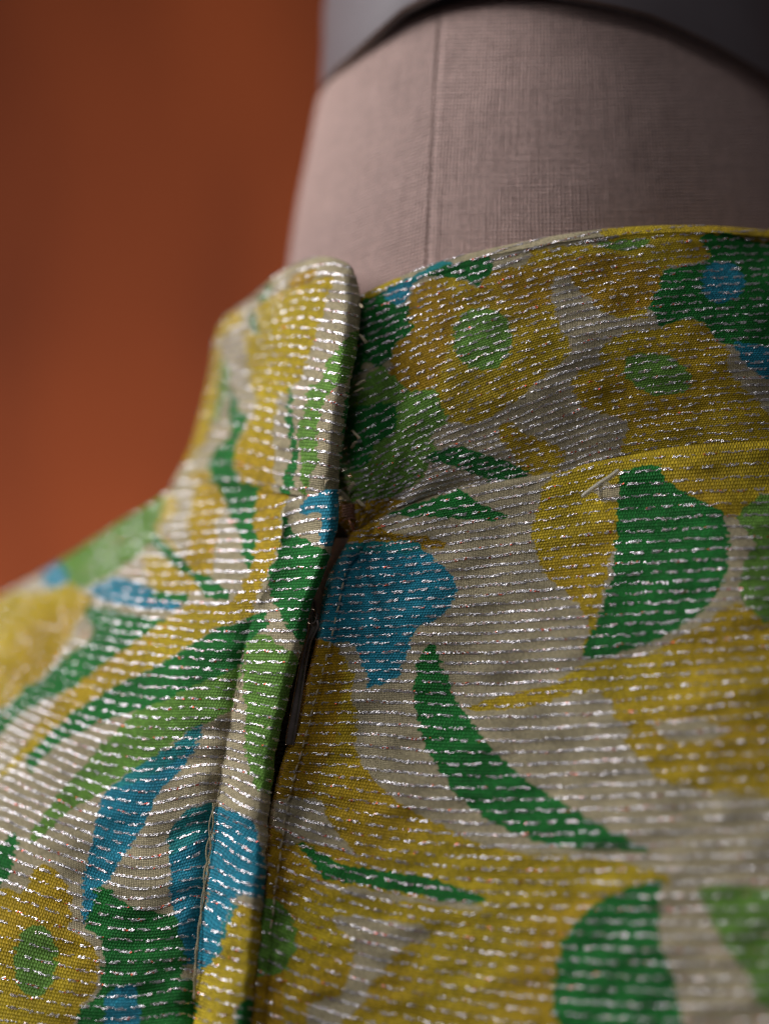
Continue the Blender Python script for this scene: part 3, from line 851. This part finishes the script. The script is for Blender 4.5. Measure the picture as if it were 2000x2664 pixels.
def build_bodice_r():
    st = 2.9
    nx = int((2350 - 800) / st)
    ny = int((2830 - 1250) / st)
    nu = 26                                    # folded-under edge at the zip
    seam = np.array(SEAM_R, float)
    ts = np.linspace(0, 1, ny)
    ss = np.linspace(0, 1, nx)
    y0 = 0
    # x from the zip edge to far right; y from the seam down
    S, Tt = np.meshgrid(ss, ts)
    xs_top = 925 + (2350 - 925) * ss
    ytop = np.interp(xs_top, seam[:, 0], seam[:, 1])
    k = 12
    yp = np.concatenate([np.full(k, ytop[0]), ytop, np.full(k, ytop[-1])])
    ytop = np.convolve(yp, np.ones(2 * k + 1) / (2 * k + 1), 'valid')
    y = ytop[None] + (2830 - ytop[None]) * Tt
    x = EDGE_R(y) + (2350 - EDGE_R(y)) * S
    d = dR(x, y)
    T = TR(x, y)
    d = d + 0.35 * wr1(x, y, 210, 90) * np.clip((x - 900) / 300, .3, 1) + 0.24 * wr2(x, y, 70, 26)
    d = d + fan(x, y, 0.33)
    # bodice puffs over the collar seam, edge rolls under at seam and zip
    ds = (y - ytop[None])
    d = d + 0.45 * np.exp(-((ds - 34) / 40) ** 2) - 0.75 * np.exp(-(ds / 9) ** 2)
    e = (x - EDGE_R(y))
    d = d - 1.4 * np.exp(-(e / 7) ** 2) - 0.55 * np.exp(-((e - 52 + 0 * y) / 6) ** 2) + 0.35 * np.exp(-((e - 25) / 16) ** 2)
    d = d + 0.4 * wr3(x, y, 60, 30) * np.exp(-((e - 50) / 45) ** 2)
    # turned under
    q = np.linspace(1, 0, nu, endpoint=False)[None]
    xe, ye, de = x[:, :1], y[:, :1], d[:, :1]
    xu = xe + 70 * q ** 1.2 + 2
    yu = np.repeat(ye, nu, 1)
    du = de - 0.5 - 2.2 * np.sqrt(q)
    X = np.concatenate([xu, x], 1); Y = np.concatenate([yu, y], 1); D = np.concatenate([du, d], 1)
    PX = np.concatenate([xe - (xu - xe), x], 1)
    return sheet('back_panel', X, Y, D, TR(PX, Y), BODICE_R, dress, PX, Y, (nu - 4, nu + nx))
bodice_r = build_bodice_r()
bodice_r['label'] = 'back panel of the bodice on the right of the zip'

# ---- right collar
def net(rows, nr, nc, rpar=None, cpar=None):
    R = np.array(rows, float)
    u = np.linspace(0, len(R) - 1, nr) if rpar is None else rpar
    v = np.linspace(0, R.shape[1] - 1, nc) if cpar is None else cpar
    A = cr(R, u)
    A = cr(np.swapaxes(A, 0, 1), v)
    return np.swapaxes(A, 0, 1)

TCR = levels([
    (0, [(960,1345),(1100,1290),(1300,1245),(1483,1200),(1573,1170),(1750,1140),(2000,1118),(2350,1110)]),
    (9, [(930,1230),(1070,1170),(1254,1098),(1348,1060),(1500,1004),(1675,965),(2000,940),(2350,930)]),
    (16, [(930,1075),(1080,1000),(1260,925),(1450,865),(1680,820),(2000,795),(2350,790)]),
    (22, [(930,925),(1080,862),(1260,800),(1450,745),(1680,700),(2000,678),(2350,670)]),
    (27.8, [(930,800),(1080,748),(1260,690),(1450,632),(1680,585),(2000,565),(2350,560)]),
    (32.6, [(930,700),(1260,590),(1680,490),(2000,470),(2350,470)])])

def build_collar_r():
    rows = [
        [(850,1440,-12),(930,1393,-8.5),(1060,1320,-5.4),(1200,1270,-3.6),(1370,1245,-2.7),(1600,1198,-1.7),(1800,1165,-1.2),(2000,1153,-1.5),(2200,1155,-10),(2400,1165,-24)],
        [(850,1330,-12),(930,1290,-6.5),(1060,1225,-4),(1200,1180,-2.8),(1370,1140,-2),(1600,1095,-1.5),(1800,1065,-1.5),(2000,1050,-3),(2200,1050,-10),(2400,1060,-26)],
        [(850,1190,-13),(930,1140,-7.5),(1060,1080,-4),(1200,1030,-2.2),(1400,970,-1.2),(1600,935,-1),(1800,905,-1.5),(2000,890,-4),(2200,890,-12),(2400,905,-29)],
        [(850,1010,-14),(930,960,-9),(1060,905,-5.5),(1200,850,-3.8),(1420,790,-2.6),(1600,760,-2.6),(1800,740,-3.6),(2000,728,-7),(2200,735,-16),(2400,755,-33)],
        [(850,860,-15),(930,806,-10),(1040,757,-7.4),(1170,707,-5.6),(1400,655,-4.3),(1600,630,-4.3),(1800,620,-5.6),(2000,632,-11),(2200,655,-20),(2400,690,-37)],
        [(850,846,-15),(930,790,-9.8),(1040,737,-7.7),(1170,688,-6.0),(1400,638,-4.3),(1600,610,-4.4),(1800,601,-5.7),(2000,615,-10.1),(2200,640,-20),(2400,676,-37)],
        [(850,826,-16),(930,772,-11),(1040,720,-9.2),(1170,672,-7.6),(1400,620,-6.4),(1600,592,-6.6),(1800,585,-8),(2000,598,-12.8),(2200,624,-22),(2400,660,-39)],
        [(850,850,-18),(930,796,-14),(1040,745,-11.2),(1170,697,-9.4),(1400,645,-8.2),(1600,618,-8.3),(1800,612,-9.8),(2000,625,-16),(2200,650,-25),(2400,690,-42)],
        [(850,980,-19),(930,930,-16),(1040,880,-12),(1170,830,-10),(1400,780,-8.8),(1600,752,-8.9),(1800,745,-10.5),(2000,760,-18),(2200,785,-27),(2400,820,-44)]]
    main = np.linspace(0, 4, 300)
    rim = np.linspace(4, 6, 46)[1:]
    back = np.linspace(6, 8, 40)[1:]
    u = np.concatenate([main, rim, back])
    G = net(rows, 0, 540, u, np.linspace(0, 9, 540))
    x, y, d = G[..., 0], G[..., 1], G[..., 2]
    nm = len(main) + len(rim)
    fade = np.where(np.arange(len(u)) < len(main), 1.0, 0.2)[:, None]
    d = d + (0.22 * wr2(x, y, 190, 80) + 0.13 * wr1(x, y, 60, 24)) * fade + fan(x, y, 0.55) * fade
    # stitched crease under the rim
    cre = np.exp(-((u - 4.0) / 0.05) ** 2)[:, None]
    d = d - 0.12 * cre * (1 + .35 * wr3(x, y, 50, 50))
    px, py = x.copy(), y.copy()
    back_i = np.arange(len(u)) >= nm
    # the inside continues the print upwards
    py[back_i] = 2 * y[nm - 1][None] - y[back_i]
    T = TCR(px, py)
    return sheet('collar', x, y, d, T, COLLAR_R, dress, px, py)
collar_r = build_collar_r()
collar_r['label'] = 'right half of the stand collar with two yellow flowers'

# ---- left collar, its end folded and standing away from the neck
TCL = levels([
    (0, [(440,1262),(560,1245),(650,1252),(740,1268),(800,1272),(880,1285)]),
    (3.2, [(490,1130),(600,1125),(685,1145),(743,1162),(826,1166),(890,1182)]),
    (8.2, [(540,1012),(650,1005),(780,1030),(848,1037),(895,1050)]),
    (16, [(580,880),(682,846),(743,831),(826,831),(898,842),(935,855)]),
    (19, [(640,812),(754,766),(862,757),(920,764)]),
    (22.5, [(700,740),(790,690),(860,675),(925,690)]),
    (26, [(700,650),(800,600),(930,600)])])

def build_collar_l():
    rows = [
        [(520,1262,-72),(447,1262,-44),(500,1252,-35),(560,1254,-28.5),(640,1266,-20.5),(730,1283,-11.8),(800,1290,-6),(845,1282,-2.0),(880,1270,-3.6),(866,1268,-6.5),(805,1272,-8.5)],
        [(560,1150,-72),(500,1150,-46),(530,1150,-38),(580,1155,-30),(650,1165,-20.5),(730,1175,-11.5),(800,1175,-4.6),(856,1160,0.2),(893,1150,-2.6),(878,1150,-6),(815,1150,-8.5)],
        [(610,1000,-72),(541,1000,-46),(562,1000,-38),(610,1000,-30),(680,1000,-21),(750,1000,-13),(820,1000,-6),(872,1000,-1.2),(910,1000,-4),(895,1000,-7.4),(832,1000,-9.5)],
        [(640,880,-74),(562,880,-46),(582,872,-38),(632,862,-30),(702,852,-22),(772,850,-14),(842,850,-8),(896,858,-3.2),(933,866,-6),(917,870,-9.2),(845,870,-11.5)],
        [(680,835,-76),(588,828,-48),(616,812,-40),(662,788,-32.5),(712,768,-25.5),(772,745,-18),(842,724,-11.8),(897,735,-6.6),(933,758,-8.8),(917,768,-11.8),(845,780,-13.5)],
        [(690,800,-78),(604,816,-50),(640,792,-42),(682,758,-34),(728,722,-26.5),(784,697,-19),(846,686,-13),(906,702,-8.8),(930,730,-8.6),(917,748,-11),(855,762,-13)],
        [(705,775,-80),(630,800,-52),(662,772,-44),(700,735,-36.5),(742,698,-29),(792,675,-21.5),(850,667,-15.5),(903,684,-11.5),(924,714,-11),(912,734,-13),(855,750,-15)],
        [(715,815,-82),(650,820,-56),(682,796,-49),(718,762,-41),(756,728,-33),(800,706,-26),(852,698,-20),(895,712,-16),(912,736,-15.5),(903,750,-16),(855,762,-17)],
        [(725,960,-84),(670,960,-58),(700,930,-51),(736,895,-43),(772,860,-35),(812,838,-28),(855,830,-22),(888,840,-18),(900,860,-17.5),(892,872,-17.5),(855,884,-18)]]
    main = np.linspace(0, 4, 250)
    rim = np.linspace(4, 6, 40)[1:]
    back = np.linspace(6, 8, 30)[1:]
    u = np.concatenate([main, rim, back])
    G = net(rows, 0, 330, u, np.linspace(0, 10, 330))
    x, y, d = G[..., 0], G[..., 1], G[..., 2]
    fade = np.where(np.arange(len(u)) < len(main), 1.0, 0.3)[:, None]
    d = d + (0.7 * wr1(x, y, 110, 70) + 0.22 * wr2(x, y, 45, 26)) * fade
    ce0 = np.exp(-((np.linspace(0, 10, 330) - 8) / 1.1) ** 2)[None]
    x = x + 3.2 * wr3(y * 0 + 40, y, 60, 38) * ce0 + 1.3 * wr2(y * 0, y, 60, 13) * ce0
    d = d - 0.8 * np.exp(-((u - 4.0) / 0.06) ** 2)[:, None] * np.clip((x - 640) / 120, 0, 1) * np.clip((905 - x) / 60, 0, 1)
    px, py = x.copy(), y.copy()
    nm = len(main) + len(rim)
    back_i = np.arange(len(u)) >= nm
    py[back_i] = 2 * y[nm - 1][None] - y[back_i]
    ce = int(330 * 8 / 10)
    px[:, ce:] = 2 * x[:, ce:ce + 1] - x[:, ce:]
    T = TCL(px, py)
    return sheet('collar', x, y, d, T, COLLAR_L, dress, px, py, (12, ce + 22))
collar_l = build_collar_l()
collar_l['label'] = 'left half of the stand collar, its end folded and standing off the neck'

# ---- left back bodice with the lap over the zip
TL = levels([
    (0, [(420,1345),(563,1332),(680,1325),(760,1303),(800,1290),(860,1285)]),
    (4.2, [(250,1420),(420,1450),(560,1437),(660,1440),(750,1430),(850,1420)]),
    (9.0, [(60,1490),(250,1540),(400,1565),(550,1570),(660,1565),(760,1560),(830,1560)]),
    (13.8, [(0,1590),(200,1640),(400,1672),(600,1690),(660,1690),(780,1690)]),
    (18.4, [(-60,1680),(0,1705),(200,1765),(400,1800),(600,1805),(640,1812),(740,1830)]),
    (24.4, [(-60,1810),(0,1838),(200,1920),(400,1960),(560,1955),(600,1960),(720,1990)]),
    (29.7, [(-60,1960),(0,1985),(200,2070),(400,2110),(520,2085),(556,2075),(620,2110),(700,2140)]),
    (35.2, [(-60,2110),(0,2135),(200,2215),(400,2265),(520,2230),(545,2215),(600,2260),(690,2290)]),
    (40.6, [(-60,2290),(0,2310),(200,2380),(360,2410),(450,2400),(520,2375),(560,2410),(680,2440)]),
    (47.4, [(-60,2550),(0,2560),(200,2600),(360,2605),(500,2590),(540,2610),(660,2640)]),
    (54, [(-60,2780),(200,2800),(500,2800),(660,2830)])])
dL = rbf([(-300,1750,-78),(0,1562,-60),(120,1490,-55),(250,1400,-49),(380,1310,-43.5),(447,1258,-40),(500,1250,-34),(560,1252,-28.5),(640,1264,-20.5),(730,1281,-11.8),(790,1288,-6.5),
          (0,1640,-49),(0,1720,-39),(150,1560,-44),(150,1650,-36),(250,1480,-40),(250,1560,-32),(380,1400,-33),(400,1500,-24),(400,1600,-18),(550,1400,-19),(550,1550,-11),(640,1500,-7.5),(690,1400,-8.5),(740,1340,-7),
          (0,1900,-25),(150,1800,-24),(300,1750,-17),(450,1700,-10),(600,1650,-4.5),(640,1640,-3.5),
          (0,2150,-11),(200,2050,-10),(400,2000,-5.5),(560,2000,-1.5),(0,2400,-2),(200,2350,-1),(400,2300,1.2),(530,2300,2.5),
          (0,2650,5),(200,2650,6.5),(500,2650,8.5),(-300,2050,-38),(-300,2300,-20),(-300,2850,-2),(500,2850,12.5),(0,2850,10)])
CREASE = curve1([(742,1200),(742,1340),(725,1446),(700,1510),(672,1570),(645,1640),(632,1700),(611,1800),(597,1900),(585,1960),(575,2020),(558,2105),(545,2200),(530,2300),(520,2400),(513,2500),(508,2600),(500,2700),(495,2850)])
EDGE_L = curve1([(878,1200),(884,1290),(886,1340),(878,1390),(866,1435),(847,1478),(826,1525),(809,1576),(790,1673),(776,1740),(752,1805),(733,1881),(720,1935),(709,1989),(704,2060),(697,2150),(690,2250),(688,2346),(676,2450),(664,2560),(655,2664),(645,2850)])
LAPD = lambda y: np.interp(y, [1260, 1350, 1500, 1700, 2000, 2300, 2650, 2850], [-0.8, 0.6, 2.2, 3.2, 5.4, 9.2, 14.5, 17.5])
TOPL = [(-320,1760),(-100,1625),(0,1562),(60,1527),(120,1492),(180,1450),(250,1402),(320,1352),(380,1318),(420,1290),(447,1265),(480,1256),(520,1252),(560,1253),(640,1266),(742,1284)]

def build_bodice_l():
    ny = 500
    nm, nl, nu, nb = 300, 74, 22, 22
    ts = np.linspace(0, 1, ny) ** 1.12
    top = np.array(TOPL, float)
    s = np.linspace(0, 1, nm)
    xt = -320 + (742 + 320) * s
    yt = np.interp(xt, top[:, 0], top[:, 1])
    k = 6
    yp = np.concatenate([np.full(k, yt[0]), yt, np.full(k, yt[-1])])
    yt = np.convolve(yp, np.ones(2 * k + 1) / (2 * k + 1), 'valid')
    # main part, left of the crease
    y = yt[None] + (2840 - yt[None]) * ts[:, None]
    xc = CREASE(y)
    x = -320 + (xc + 320) * s[None]
    d = dL(x, y)
    far = np.clip((x + 100) / 300, 0, 1)
    d = d + (0.55 * wr2(x, y, 170, 90) + 0.26 * wr3(x, y, 60, 30)) * far
    e = xc - x
    lower = np.clip((y - 1560) / 140, 0, 1)
    d = d - 1.3 * lower * np.exp(-(e / 26) ** 2) - 0.5 * lower * np.exp(-(e / 8) ** 2)
    d = d + 0.35 * np.sin(TL(x, y) * 1.9) * np.exp(-((e - 40) / 60) ** 2) * lower
    # tuck where bodice meets collar
    dst = y - yt[None]
    near = np.clip((x - 430) / 60, 0, 1)
    d = d + near * (1.0 * np.exp(-((dst - 24) / 22) ** 2) - 1.0 * np.exp(-(dst / 8) ** 2))
    # lap
    q = np.linspace(0, 1, nl + 1)[1:][None]
    ye = y[:, -1:] + 0 * q
    slopey = 14 * np.sin(q * np.pi * .5)
    yl = ye - slopey * np.clip((1340 - ye) / 80, 0, 1)
    xcl, xel = CREASE(yl), EDGE_L(yl)
    xel = xel + 2.6 * wr3(yl * 0 + 40, yl, 60, 40) + 1.0 * wr2(yl * 0, yl, 60, 14)
    xl = xcl + (xel - xcl) * q
    d0 = d[:, -1:]
    crest = LAPD(yl)
    prof = np.sin(np.clip(q * 1.05, 0, 1) * np.pi * .5) ** 0.8
    lowq = np.clip((yl - 1560) / 140, 0, 1)
    prof_top = 3 * q ** 2 - 2 * q ** 3
    pr = prof * lowq + prof_top * (1 - lowq)
    dl = d0 + (crest - d0) * pr - 2.3 * np.clip((q - .78) / .22, 0, 1) ** 2.2
    dl = dl + (0.45 * wr1(xl, yl, 90, 55) + 0.18 * wr2(xl, yl, 40, 22)) * np.sin(q * np.pi) ** .5
    dl = dl + 0.5 * np.sin(yl / 34 + 2 * np.sin(yl / 90)) * np.sin(q * np.pi) * (0.35 + .65 * np.exp(-((yl - 1430) / 170) ** 2))
    # under side of the lap
    w = np.linspace(0, 1, nu + 1)[1:][None]
    xe, de = xl[:, -1:], dl[:, -1:]
    xu = xe - 95 * w ** 1.1
    yu = yl[:, -1:] + 0 * w
    du = de - 0.6 - 2.4 * np.sqrt(w)
    X = np.concatenate([x, xl, xu], 1); Y = np.concatenate([y, yl, yu], 1); D = np.concatenate([d, dl, du], 1)
    PX = np.concatenate([x, xl, 2 * xe - xu], 1); PY = Y.copy()
    # over the shoulder and under the collar: rows behind the top edge
    b = np.linspace(1, 0, nb, endpoint=False)[:, None]
    Xb = X[:1] + 30 * b
    Yb = Y[:1] + 26 * b ** 1.5
    Db = D[:1] - 55 * b * np.clip((470 - X[:1]) / 60, 0.06, 1)
    PYb = Y[:1] - 160 * b
    X = np.concatenate([Xb, X]); Y = np.concatenate([Yb, Y]); D = np.concatenate([Db, D])
    PX = np.concatenate([np.repeat(PX[:1], nb, 0), PX]); PY = np.concatenate([PYb, PY])
    T = TL(PX, PY)
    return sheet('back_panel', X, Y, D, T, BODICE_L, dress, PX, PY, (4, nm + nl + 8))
bodice_l = build_bodice_l()
bodice_l['label'] = 'back panel of the bodice on the left with the lap folded over the zip'

# ------------------------------------------------------------------ zip, stitches, hook, frayed ends
def surf_d(x, y, f, lift):
    return f(x, y) + lift

def zipper():
    z = empty('zipper')
    z.parent = dress
    ys = np.linspace(1330, 2820, 150)
    mid = lambda y: EDGE_R(y) - 8
    for sgn in (-1, 1):
        # woven tape each side of the chain
        w = np.linspace(0, 1, 12)[None]
        Y = np.repeat(ys[:, None], 12, 1)
        X = mid(Y) + sgn * (-3 + 95 * w)
        D = dR(mid(Y), Y) - 4.6 - 0.3 * (sgn > 0) - 0.7 * w + 0.15 * wr1(X, Y, 60, 40)
        p = P3(X, Y, D); q = P3(X, Y, D - 0.5)
        f = grid_faces(150, 12)
        mesh_from('zip_tape', np.concatenate([p.reshape(-1, 3), q.reshape(-1, 3)]), np.concatenate([f, f[:, ::-1] + 150 * 12]), M_TAPE, z)
    # coil teeth below the slider
    box_v = np.array([[a, b, c] for a in (-1, 1) for b in (-1, 1) for c in (-1, 1)], float)
    box_f = np.array([[0, 1, 3, 2], [4, 6, 7, 5], [0, 4, 5, 1], [2, 3, 7, 6], [0, 2, 6, 4], [1, 5, 7, 3]])
    yy = 1650.0
    k = 0
    while yy < 2800:
        cx = float(mid(yy)) - 6 + (4 if k % 2 else -4)
        cd = float(dR(mid(yy), yy)) - 3.4
        cc = P3(cx, yy, cd)
        ax = P3(cx + 10, yy, cd) - cc; ay = P3(cx, yy + 4.6, cd) - cc; az = P3(cx, yy, cd + 0.8) - cc
        v = cc + box_v[:, :1] * ax + box_v[:, 1:2] * ay * (1 - .25 * (box_v[:, 2:] > 0)) + box_v[:, 2:] * az
        poly_obj('tooth', v, box_f, M_TEETH, z, smooth=False)
        yy += 11.5
        k += 1
    # slider body
    sl = [(812, 1560), (806, 1590), (800, 1622), (797, 1650)]
    hw = [5, 15, 17, 11]
    vv, ff = [], []
    for (cx, cy), h in zip(sl, hw):
        for dx, dd in ((-1, -2.6), (1, -2.6), (1, -0.6), (.6, 0.2), (-.6, 0.2), (-1, -0.6)):
            vv.append(P3(cx + dx * h, cy, float(dR(cx + 20, cy)) - 1.4 + dd))
    ff = grid_faces(4, 6, True)
    ff = [tuple(q) for q in ff] + [tuple(range(5, -1, -1)), tuple(range(18, 24))]
    poly_obj('slider', np.array(vv), ff, M_METAL, z, smooth=False)
    # pull tab: a teardrop eye narrowing to a long flat strip
    path = np.array([(811,1598),(815,1612),(817,1628),(812,1645),(803,1668),(795,1700),(786,1745),(777,1800),(767,1860),(757,1915),(753,1938)], float)
    wid = np.array([5, 12, 15, 12, 9, 9.5, 10.5, 12, 13, 13.5, 11.5])
    u = np.linspace(0, len(path) - 1, 60)
    c = cr(path, u); h = cr(wid[:, None], u)[:, 0]
    dd = dR(c[:, 0] + 30, c[:, 1]) + 0.2 + 0.4 * np.sin(u / 3)
    prof = [(-1, -.22), (-.93, .12), (-.72, .30), (-.45, .18), (.45, .18), (.72, .30), (.93, .12), (1, -.22), (.9, -.42), (-.9, -.42)]
    tilt = 0.02
    V = np.stack([P3(c[:, 0] + a * h, c[:, 1] + 0 * h, dd + b * 1.1 + tilt * a * h) for a, b in prof], 1).reshape(-1, 3)
    F = [tuple(q) for q in grid_faces(60, 10, True)] + [tuple(range(9, -1, -1)), tuple(range(590, 600))]
    tab = poly_obj('pull_tab', V, F, M_METAL, z)
    # wire ring joining tab and slider
    a = np.linspace(0, 2 * np.pi, 26)
    pr = P3(811 + 13 * np.cos(a), 1602 + 20 * np.sin(a), float(dR(840, 1602)) + 0.6 + 0.8 * np.sin(a))
    v, f = tube(pr, 0.00022, 6, caps=False)
    poly_obj('tab_ring', v, f, M_METAL, tab)
    # strip of the inner canvas seen in the gap
    Y = np.repeat(np.linspace(1400, 1640, 40)[:, None], 8, 1)
    X = EDGE_R(Y) - 34 + 40 * np.linspace(0, 1, 8)[None]
    D = dR(EDGE_R(Y), Y) - 3.4 + 0.3 * wr2(X, Y, 40, 40) + 0.4 * np.sin(np.linspace(0, np.pi, 8))[None]
    p = P3(X, Y, D); q = P3(X, Y, D - .4)
    f = grid_faces(40, 8)
    mesh_from('facing_strip', np.concatenate([p.reshape(-1, 3), q.reshape(-1, 3)]), np.concatenate([f, f[:, ::-1] + 320]), M_SLIP, z)
zipper()

def stitch_line(xs_of_y, y0, y1, pitch, dfun, mat, parent, rad, gap=.28, lift=0.25):
    y = y0
    while y < y1:
        L = pitch * random.uniform(.85, 1.15)
        ts = np.linspace(y, y + L * (1 - gap), 6)
        x = xs_of_y(ts) + random.uniform(-1.5, 1.5) + np.linspace(-1, 1, 6) * random.uniform(-1.5, 1.5)
        d = dfun(x, ts) + lift * np.sin(np.linspace(0, np.pi, 6)) + 0.02
        tube_obj('stitch', P3(x, ts, d), np.array([.35, .8, 1, 1, .8, .35]) * rad, mat, parent, 6)
        y += L

SL_R = curve1([(902,1440),(898,1500),(884,1560),(872,1620),(852,1690),(832,1780),(812,1850),(795,1920),(775,1990),(748,2080),(737,2170),(722,2260),(706,2400),(692,2550),(680,2680)])
stitch_line(SL_R, 1450, 2400, 30, lambda x, y: dR(x, y) + 0.05 + 0.35 * wr1(x, y, 210, 90) * .3 + 0.16 * wr2(x, y, 70, 26) + 0.4 * wr3(x, y, 60, 30), M_FRAY, bodice_r, 0.0002)

SL_L = lambda y: CREASE(y) + 3
stitch_line(SL_L, 1700, 2090, 32, lambda x, y: dL(x, y) - 1.1, M_COTTON, bodice_l, 0.00016)
def cord():
    # loose two-ply thread lying along the crease
    ys = np.linspace(2090, 2600, 150)
    for ph in (0, np.pi):
        amp = 4.2 * np.exp(-((ys - 2200) / 120) ** 2) + 2.4
        x = CREASE(ys) - 1 + amp * np.sin(ys / 21 + ph) * .9 + 3 * np.sin(ys / 70)
        d = dL(CREASE(ys), ys) - 0.55 + 0.22 * np.cos(ys / 21 + ph)
        tube_obj('crease_thread', P3(x, ys, d), 0.00015 + 0.00003 * np.sin(ys / 13 + ph), M_COTTON, bodice_l, 7)
cord()

def hook():
    h = empty('hook_and_eye')
    h.parent = dress
    # wire stem and bent eye
    pts = [(928,1270,-9),(924,1300,-7.5),(912,1325,-6.5),(906,1345,-6.3),(912,1362,-5.6),(920,1378,-6.2),(918,1400,-7.5),(908,1414,-9)]
    q = cr(np.array(pts, float), np.linspace(0, 7, 50))
    tube_obj('wire_hook', P3(q[:, 0], q[:, 1], q[:, 2]), 0.00028, M_WIRE, h, 8)
    # thread wound round the shank
    t = np.linspace(0, 5.2 * 2 * np.pi, 160)
    x = 906 + 15 * np.cos(t); y = 1312 + t / (2 * np.pi) * 6.8; d = -7.0 + 1.35 * np.sin(t)
    tube_obj('wound_thread', P3(x, y, d), 0.00021, M_DARKTH, h, 7)
    q = cr(np.array([(890,1356,-7),(900,1350,-6),(914,1348,-5.8),(926,1352,-6.5)], float), np.linspace(0, 3, 20))
    tube_obj('wound_thread', P3(q[:, 0], q[:, 1], q[:, 2]), 0.0002, M_DARKTH, h, 7)
    tuft = [((906,1276),(922,1256),6,M_FRAY),((930,1300),(946,1316),5,M_FRAY),((920,1396),(944,1404),8,M_FRAY),((918,1404),(928,1416),8,M_WIRE),
            ((936,790),(944,800),4,M_FRAY),((934,870),(952,888),5,M_FRAY),((926,1002),(948,990),4,M_FRAY),((922,1020),(944,1010),3,M_FRAY),((916,1120),(934,1140),4,M_FRAY),((914,1165),(924,1150),4,M_FRAY),
            ((846,1264),(850,1250),3,M_FRAY)]
    for (x0, y0), (x1, y1), w, m in tuft:
        n = 7
        shapes = []
        for k in range(9):
            f0 = np.linspace(0, 1, n)
            ox, oy = random.gauss(0, w * .35), random.gauss(0, w * .35)
            x = x0 + (x1 - x0) * f0 + ox * f0 ** .5 + 2 * np.sin(f0 * 3 + k)
            y = y0 + (y1 - y0) * f0 + oy * f0 ** .5
            base = -5.0 if x0 > 860 else 0.3
            d = base - 1.0 + 1.4 * f0 + random.uniform(-.2, .2)
            shapes.append(tube(P3(x, y, d), 0.0001 + 0.00005 * random.random(), 5))
        v, f = join_shapes(shapes)
        poly_obj('frayed_thread', v, f, m, h)
hook()

def fastener():
    c = P3(1562, 1258, float(dR(1562, 1258)) + 2.2)
    o = empty('tag_fastener')
    tag(o, 'small cloudy plastic tag fastener bar poking out below the collar seam', 'fastener')
    q = cr(np.array([(1514,1292,2.0),(1538,1274,2.25),(1562,1257,2.4),(1588,1240,2.35),(1610,1223,2.1)], float), np.linspace(0, 4, 24))
    base = dR(1562, 1258) + 0.3
    tube_obj('bar', P3(q[:, 0], q[:, 1], q[:, 2] + base), 0.00048 * np.concatenate([[.7], np.ones(22), [.7]]), M_PLAST, o, 10)
    q = cr(np.array([(1560,1260,2.1),(1562,1274,1.6),(1563,1290,0.9),(1563,1302,-.8)], float), np.linspace(0, 3, 14))
    tube_obj('stem', P3(q[:, 0], q[:, 1], q[:, 2] + base), np.linspace(.00050, .00026, 14), M_PLAST, o, 8)
fastener()
